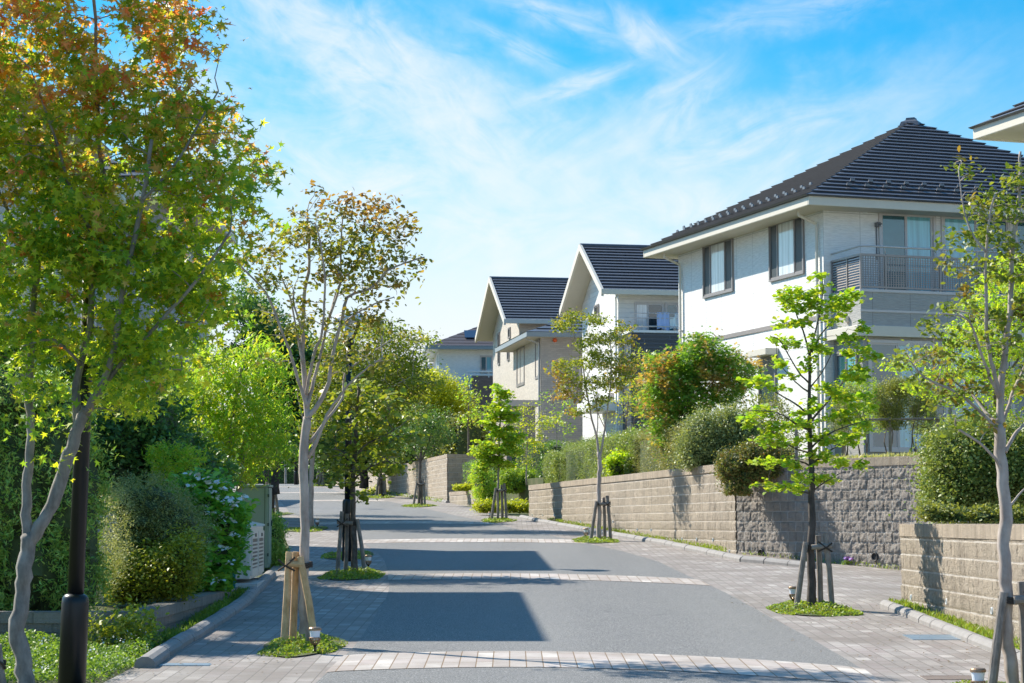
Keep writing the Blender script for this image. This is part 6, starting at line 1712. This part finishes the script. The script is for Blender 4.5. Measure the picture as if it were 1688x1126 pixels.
# far greenery at the crest
hedge('hedge', 'far green hedge closing the view at the crest of the hill', (-24, 166), (-10, 168), 3.6, 2.6, 1.2, LM_DARK2, 9000, .22, 2, jit=.12)
tree('dark_tree', 'distant trees closing the gap above the crest hedge', P(480, 790, 178), 178,
  [([(480, 800), (480, 760), (478, 720)], .3, .1)], [(450, 745, 50, 28), (520, 740, 50, 28), (590, 750, 50, 30), (480, 715, 60, 26), (560, 715, 60, 30), (400, 740, 60, 40), (340, 730, 60, 50), (430, 780, 40, 15)],
  LM_MID, BK_DARK, dens=.35, cr=.8, per=40, size=.4, shape='oval', seed=96, dr=5, dm=4)
shrub('shrub', 'yellow shrub beside the far left end of the distant wall', ell(128, (543, 765, 9, 12), dr=1), LM_YEL, n=1500, size=0.260, seed=97, bump_=.2)
hedge('clipped_hedge', 'clipped green hedge above the far end of the distant wall', (-10.9, 131.5), (-9.0, 122), 3.9, 3.4, .9, LM_HEDGE2, 3500, .16, 4, jit=.08)

# ------------------------------------------------------------------ planting above the far walls
hedge('hedge', 'loose green hedge along the top of the distant block wall', (-10.4, 130), (-2.3, 84.5), 4.36, 1.5, 1.2, LM_OLIVE, 15000, .13, 5, jit=.22)
shrub('shrub', 'tall mixed shrub behind the dark round-headed tree on the distant wall', ell(86, (745, 720, 24, 26), (770, 715, 26, 30), (762, 745, 16, 16), (795, 735, 14, 18), dr=1.0), LM_OLIVE, n=9000, size=0.130, shape='oval', seed=14, bump_=.14)
hedge('clipped_hedge', 'small square-clipped hedge beside the end of the distant wall', (-1.95, 80.9), (-.75, 77.5), 2.9, 1.15, 1.1, LM_HEDGE2, 7000, .065, 6, jit=.03)
shrub('shrub', 'yellowish low shrub at the foot of the square-clipped hedge', ell(77, (762, 806, 14, 4), (778, 803, 10, 6), dr=.3), LM_YEL, n=1200, size=0.091, seed=15, bump_=.05)
shrub('evergreen_shrub', 'feathery green shrub at the foot of the smaller lime tree', ell(66, (795, 800, 16, 28), (808, 822, 18, 22), (790, 780, 12, 16), dr=.6), LM_BRIGHT, n=7000, size=0.091, shape='slim', seed=16, bump_=.09, up=.1)
shrub('shrub', 'low bright shrubs under the smaller lime tree', ell(63, (800, 836, 16, 8), (838, 836, 14, 6), (860, 838, 12, 8), dr=.4), LM_YEL, n=3500, size=0.078, seed=17, bump_=.07)
shrub('pine_shrub', 'yellow-green needle-leaved shrub behind the low driveway wall', ell(69, (850, 797, 24, 16), (838, 788, 14, 14), (866, 790, 14, 16), dr=.6), leafmat('pine_leaf', [(.12, .20, .02), (.18, .25, .025), (.10, .16, .02)], .3, 1.4), n=7000, size=0.111, shape='slim', seed=18, bump_=.08, up=0, droop=-.7)
hedge('hedge', 'dark clipped hedge behind the needle-leaved shrub', (-.6, 75), (1.3, 71), 2.9, 1.6, .9, LM_DARK2, 7000, .07, 7, jit=.05)
tree('yellow_green_tree', 'airy yellow-green young tree left of the hedge on the long wall', P(868, 790, 63), 63,
  [([(868, 800), (868, 760), (870, 720), (874, 690), (880, 660)], .03, .01), ([(869, 750), (855, 720), (845, 700)], .018, .006, 0, .4), ([(872, 720), (890, 690), (905, 675)], .016, .006, 0, -.3)],
  [(868, 680, 24, 12), (850, 705, 24, 14), (885, 700, 26, 12), (870, 735, 26, 14), (845, 735, 18, 12), (866, 765, 14, 12), (905, 690, 18, 12), (888, 725, 16, 12)], LM_YEL, BK_GREY, dens=20, cr=.13, per=14, size=.075, shape='oval', seed=98, flat=.6, dr=.6)
tree('young_tree', 'wispy light-green sapling against the dark corner of the beige wing', P(918, 730, 66), 66,
  [([(918, 740), (917, 700), (914, 670), (908, 645)], .02, .007), ([(916, 700), (930, 670), (945, 655)], .014, .005, 0, .3)],
  [(905, 655, 18, 10), (935, 668, 20, 12), (918, 690, 26, 12), (950, 680, 16, 10), (900, 700, 16, 10), (932, 708, 20, 10)], LM_BRIGHT, BK_GREY, dens=18, cr=.12, per=11, size=.075, shape='oval', seed=99, flat=.6, dr=.5)
tree('maple_tree', 'slight amber and green maple behind the hedge, left of the orange-tinted tree', P(1035, 720, 58), 58,
  [([(1030, 735), (1032, 700), (1035, 670), (1040, 640), (1042, 610)], .025, .008), ([(1040, 735), (1046, 690), (1052, 650)], .02, .007)],
  [(1045, 590, 28, 14), (1060, 615, 26, 16), (1035, 630, 24, 14), (1055, 650, 30, 16), (1025, 665, 22, 12), (1050, 680, 24, 12), (1020, 690, 14, 10)],
  leafmat('amber_maple', [(.14, .20, .02), (.20, .25, .025), (.28, .22, .02), (.12, .18, .03)], .42, 1.5), BK_BROWN, dens=18, cr=.13, per=15, size=.07, shape='oval', seed=100, flat=.5, dr=.7)

# hedge above the long wall
u1 = (Vector((4.11, 37.9, 0)) - Vector((.52, 61.3, 0))).normalized()
def w1(s, off): n = Vector((-u1.y, u1.x, 0)); p = Vector((.52, 61.3, 0)) + u1 * s + n * off; return (p.x, p.y)
hedge('hedge', 'left end block of the olive hedge above the long wall', w1(.3, .38), w1(2.6, .38), 2.76, .95, .8, LM_HEDGE, 13000, .05, 8, jit=.04)
hedge('hedge', 'long olive hedge above the middle of the long wall', w1(2.9, .42), w1(12.5, .42), 2.76, 1.12, .9, LM_HEDGE, 46000, .042, 9, jit=.055)
hedge('hedge', 'brownish straggly hedge nearest the orange-tinted tree above the long wall', w1(12.6, .45), w1(17.6, .45), 2.76, 1.05, .9, leafmat('brownish_hedge_leaf', [(.13, .16, .05), (.17, .18, .07), (.22, .19, .10), (.10, .13, .04)], .3, 1.3), 26000, .036, 10, jit=.08)
shrub('shrub', 'bright lime shrub poking out over the long wall', ell(49.5, (1030, 765, 24, 12), (1050, 755, 10, 22), (1016, 772, 14, 14), dr=.25), LM_LIME2, n=2600, size=0.085, shape='oval', seed=19, bump_=.08, up=.5)
m15 = tree('maple_tree', 'rounded maple with orange-tinted leaves in front of the white house wall', P(1118, 760, 46), 46,
  [([(1112, 770), (1118, 720), (1125, 680), (1135, 640), (1140, 600)], .06, .02), ([(1120, 710), (1100, 670), (1085, 640)], .035, .012, 0, -.5), ([(1125, 680), (1160, 650), (1190, 630)], .03, .01, 0, .3), ([(1130, 670), (1160, 610), (1175, 580)], .025, .008)],
  [(1155, 565, 24, 16), (1180, 590, 40, 22), (1130, 590, 36, 22), (1085, 600, 24, 18), (1080, 635, 26, 22), (1120, 625, 40, 24), (1170, 620, 50, 24), (1220, 610, 28, 20), (1090, 665, 30, 22), (1140, 660, 45, 22), (1190, 650, 36, 18), (1225, 635, 18, 14), (1100, 700, 36, 16), (1140, 690, 36, 14), (1106, 730, 26, 22), (1085, 700, 14, 14)],
  LM_ORG, BK_BROWN, dens=26, cr=.15, per=30, size=.10, shape='maple', seed=101, up=.7, droop=.5, flat=.45, dr=.8, dm=3.8)
shrub('shrub', 'grey-green rounded shrub at the top of the long wall, right of the orange-tinted maple', ell(41.0, (1160, 725, 34, 40), (1195, 735, 34, 42), (1145, 750, 26, 26), (1225, 720, 26, 30), (1205, 700, 26, 22), dr=.5), LM_OLIVE2, n=30000, size=0.046, shape='oval', seed=20, bump_=0.095, shoots=260, lo=2.76)
shrub('shrub', 'thin twiggy grey shrub before the white house wall', ell(41.6, (1262, 690, 34, 36), (1290, 720, 30, 30), (1240, 720, 22, 26), dr=.4), LM_OLIVE, n=5200, size=0.044, shape='oval', seed=22, bump_=.09, core=False, lo=2.76)
shrub('cotoneaster', 'reddish-green cotoneaster spilling over the wall corner', ell(37.1, (1215, 765, 32, 22), (1250, 755, 36, 28), (1285, 760, 32, 22), (1225, 785, 24, 12), (1195, 775, 12, 12), (1205, 800, 12, 16), (1265, 775, 30, 14), (1225, 808, 8, 10), dr=.42), LM_COTO, n=24000, size=0.039, shape='oval', seed=23, shoots=260, bump_=.05)
# rail fence on the wall top
rf_ = empty('rail_fence', (6.0, 35.2, 2.76), R(-14), 'thin weathered rail fence behind the dry grass above the driveway', 'fence')
fa = P(1300, 686, 37.6); zr1 = P(1440, 684, 35.5).z - 2.76; zr2 = .12
for k in range(6):
    mb = MB(); mb.box(k * .82 - .025, k * .82 + .025, -.025, .025, -.05, zr1 + .02); mb.build('post', M_WOODO, rf_)
for z in (zr1 - .03, zr2):
    mb = MB(); mb.tube([(-.1, -.04, z), (2, -.045, z + .01), (4.3, -.04, z)], .022, 8); mb.build('rail', M_WOODO, rf_)
rf_.location = (P(1300, 700, 37.6).x, 36.6, 2.74)
lab_ = ['slim fine-leaved sapling by the rail fence, left one', 'upright juniper-like shrub in the middle of the rail fence', 'bushy olive shrub at the right end of the rail fence', 'pale sprouting shrub under the ground floor window corner']
for i, (es_, mt, nn, lb) in enumerate([([(1395, 700, 22, 34), (1400, 660, 14, 20)], LM_OLIVE2, 2200, lab_[0]), ([(1467, 660, 24, 24), (1470, 690, 18, 20), (1480, 640, 14, 14)], LM_OLIVE, 4600, lab_[1]),
                                  ([(1510, 655, 22, 24), (1520, 690, 18, 26)], LM_OLIVE2, 3800, lab_[2]), ([(1425, 650, 22, 22), (1410, 630, 14, 14), (1440, 690, 24, 24)], LM_LIME2, 1800, lab_[3])]):
    r_s = shrub('shrub', lb, ell(36.2 + i * .2, *es_, dr=.28), mt, n=nn * 2, size=.05, shape='slim', seed=24 + i, bump_=.07, core=False)
    mb = MB(); rg = np.random.default_rng(i)
    for k in range(3):
        x = es_[0][0] + rg.uniform(-8, 8); mb.tube(jitter_path([P(x, 752, 36.2), P(x + rg.uniform(-5, 5), 715, 36.2), P(x + rg.uniform(-14, 14), 668, 36.2)], .01, rg), [.014 - .0016 * q_ for q_ in range(7)], 5)
    mb.build('stem', BK_BROWN, r_s, world=True)
def tufts(name, label, line, n, h, mat, wdt=.25, seed=1, zf=None, size=None, cat='grass'):
    """blades of grass or weeds along a plan line"""
    rng = np.random.default_rng(seed); pts = []
    P0 = np.array([line[0]] if len(line) == 1 else line, float)
    seg = np.linalg.norm(np.diff(P0, axis=0), axis=1); cum = np.concatenate([[0], np.cumsum(seg)])
    s = rng.uniform(0, cum[-1], n); dn = .5 + .5 * np.sin(s * 2.3 + seed) * np.sin(s * .9); keep = rng.uniform(size=n) < dn + .25; s = s[keep]
    x = np.interp(s, cum, P0[:, 0]); y = np.interp(s, cum, P0[:, 1])
    x = x + rng.uniform(-wdt / 2, wdt / 2, len(s)); y = y + rng.uniform(-.1, .1, len(s))
    z = np.array([(zf if zf is not None else gz(a, b)) for a, b in zip(x, y)]) + rng.uniform(.1, 1, len(s)) ** 1.3 * h
    o = leafmesh(name, np.stack([x, y, z], 1), size or h * .8, 'slim', mat, seed, -.2, -1.0, hang=-.5)
    return tag(o, label, cat, None, 'stuff')
tufts('dry_grass', 'dry straw-coloured grass along the top of the driveway wall', [(5.3, 36.5), (6.0, 35.55), (7.3, 33.7)], 5200, .15, LM_STRAW, .45, 3, zf=2.74, size=.11)
tufts('dry_grass', 'short yellowish grass on the top of the long wall', [w1(3, .22), w1(9, .22)], 2600, .07, LM_HEDGE, .2, 4, zf=2.80, size=.07)
tufts('weeds', 'green weeds along the kerb under the long wall', [tuple(w1(23.3 - t, -.14)) for t in (0, 2, 4, 6, 9, 12, 16, 19)], 3600, .10, LM_BED, .16, 5, size=.06)
tufts('weeds', 'small weeds along the foot of the distant block wall', [(-2.7, 81.0), (-6.6, 103)], 1200, .12, LM_BED, .3, 6, size=.1)
tufts('weeds', 'strip of bright green ground cover along the near right wall', [(4.52, 24.5), (4.52, 22), (4.54, 19), (4.56, 15)], 9000, .10, LM_BED, .22, 7, size=.055)
tufts('weeds', 'dark green weeds between the kerb and the left planter wall', [(-3.26, 19.6), (-3.28, 22), (-3.36, 25.5), (-3.42, 26.8)], 5200, .09, LM_MID, .2, 8, size=.05)
tufts('weeds', 'few weeds along the foot of the driveway wall', [(4.2, 37.6), (5.2, 36.1), (6.4, 34.3)], 300, .08, LM_BED, .1, 9, size=.06)
# pansies
gp = planehit(1412, 940, Vector((5.6, 35.6, 0)), Vector((3.4, 2.3, 0)).normalized()); gp = base(1412, 944)
rng = np.random.default_rng(7); gp = Vector((5.72, 35.3, gz(5.72, 35.3)))
pn = empty('pansy', gp, 0, 'purple pansy growing at the foot of the driveway wall', 'flower')
leafmesh('leaves', np.array(gp) + rng.normal(size=(90, 3)) * (.05, .05, .02) + (0, 0, .05), .04, 'oval', LM_MID, 1, parent=pn)
leafmesh('petals', np.array(gp) + rng.normal(size=(22, 3)) * (.05, .05, .02) + (0, 0, .10), .05, 'round', LM_PURP, 2, parent=pn)
# front-left weeds with tiny white flowers
def patch_weeds(name, label, x0, x1, y0, y1, n, h, mat, seed, size=.03, zf=None, shape='oval'):
    rng = np.random.default_rng(seed)
    x = rng.uniform(x0, x1, n); y = rng.uniform(y0, y1, n)
    hh = h * (.55 + .45 * np.sin(x * 5 + seed) * np.sin(y * 3.1))
    z = np.array([gz(a, b) for a, b in zip(x, y)]) + rng.uniform(.05, 1, n) * hh
    m = x < np.array([poly_at(LE, b) for b in y]) - .1
    pts = np.stack([x, y, z], 1)[m]
    o = leafmesh(name, pts, size, shape, mat, seed, .3, -.3); return tag(o, label, 'weeds', None, 'stuff')
patch_weeds('weeds', 'tangled green weeds in the near left bed', -5.4, -3.1, 16.2, 19.25, 26000, .20, LM_MID, 11, .030)
patch_weeds('small_flowers', 'tiny white flowers scattered through the near left weeds', -4.2, -3.1, 16.4, 19.0, 520, .24, LM_PETAL, 12, .018, shape='round')
shrub('azalea', 'sparse yellow-green azalea twigs before the near corner of the planter wall', ell(18.9, (215, 1030, 18, 12), (200, 1060, 28, 22), (240, 1045, 12, 20), (165, 1050, 20, 24), dr=.18), leafmat('azalea_leaf', [(.1, .1, .02)]), n=1500, size=0.044, shape='oval', seed=29, bump_=.07, core=False)
# near right planting behind the wall
shrub('shrub', 'large dense green shrub above the near right wall', ell(25.6, (1575, 770, 48, 62), (1610, 800, 50, 52), (1560, 825, 32, 32), (1640, 760, 40, 60), (1690, 780, 50, 70), dr=.55), leafmat('glossy_shrub_leaf', [(.08, .12, .03), (.13, .17, .05), (.19, .21, .07), (.06, .09, .02)], .3, 1.4), n=46000, size=0.044, shape='oval', seed=30, bump_=.10, shoots=420, lo=1.7)
shrub('shrub', 'low yellow-leaved shrub along the top edge of the near right wall', ell(24.4, (1540, 850, 20, 9), (1575, 852, 24, 8), (1620, 852, 26, 8), (1670, 850, 30, 10), (1530, 842, 10, 10), dr=.2), LM_OLIVE, n=3600, size=0.047, shape='oval', seed=31, bump_=.045)
tree('bright_tree', 'fresh bright green tree behind the right-edge crepe myrtle, beside the white house', P(1640, 740, 33.5), 33.5,
  [([(1640, 760), (1642, 700), (1640, 640), (1645, 580), (1650, 520)], .05, .012), ([(1641, 690), (1600, 650), (1560, 620)], .03, .008, 0, -.3), ([(1643, 640), (1680, 590), (1700, 560)], .03, .008)],
  [(1640, 470, 34, 18), (1670, 440, 34, 24), (1620, 510, 40, 22), (1665, 520, 40, 30), (1600, 550, 50, 20), (1560, 580, 34, 16), (1650, 580, 50, 24), (1610, 610, 46, 20), (1550, 620, 40, 14), (1500, 600, 40, 12), (1660, 640, 44, 26), (1580, 655, 46, 16), (1520, 640, 30, 12), (1640, 690, 44, 20), (1690, 480, 30, 50), (1580, 700, 40, 14)],
  leafmat('fresh_leaf', [(.16, .30, .02), (.22, .36, .03), (.27, .40, .03)], .45, 1.5), BK_BROWN, dens=28, cr=.10, per=15, size=.06, shape='oval', seed=102, up=.4, flat=.5, dr=.8, dm=6)
# small twigs: meter box among the left bed
mb = MB(); p = P(161, 975, 21.4); mb.box(-.03, .05, 0, .05, -.12, .13); mb.box(-.015, .035, -.01, -.001, -.05, .02)
tag(mb.build('marker_post', M_CONC, None, p), 'pale little concrete marker beside the conifer in the left bed', 'marker')
mb = MB(); mb.box(0, .05, 0, .012, -.06, .06)

# a few fallen leaves on the paving
rng = np.random.default_rng(77)
n_ = 260; fx = np.concatenate([rng.uniform(-3.0, -1.7, 110), rng.uniform(2.6, 4.3, 150)]); fy = np.concatenate([rng.uniform(16.6, 30, 110), rng.uniform(16.8, 26, 150)])
fz = np.array([gz(a, b) for a, b in zip(fx, fy)]) + .014
tag(leafmesh('fallen_leaves', np.stack([fx, fy, fz], 1), .034, 'oval', leafmat('dry_leaf', [(.16, .10, .04), (.22, .13, .05), (.13, .12, .03)], .2, 1.2, k=.5), 78, 6, 0), 'scattered small dry leaves on the footway paving', 'fallen leaves', None, 'stuff')
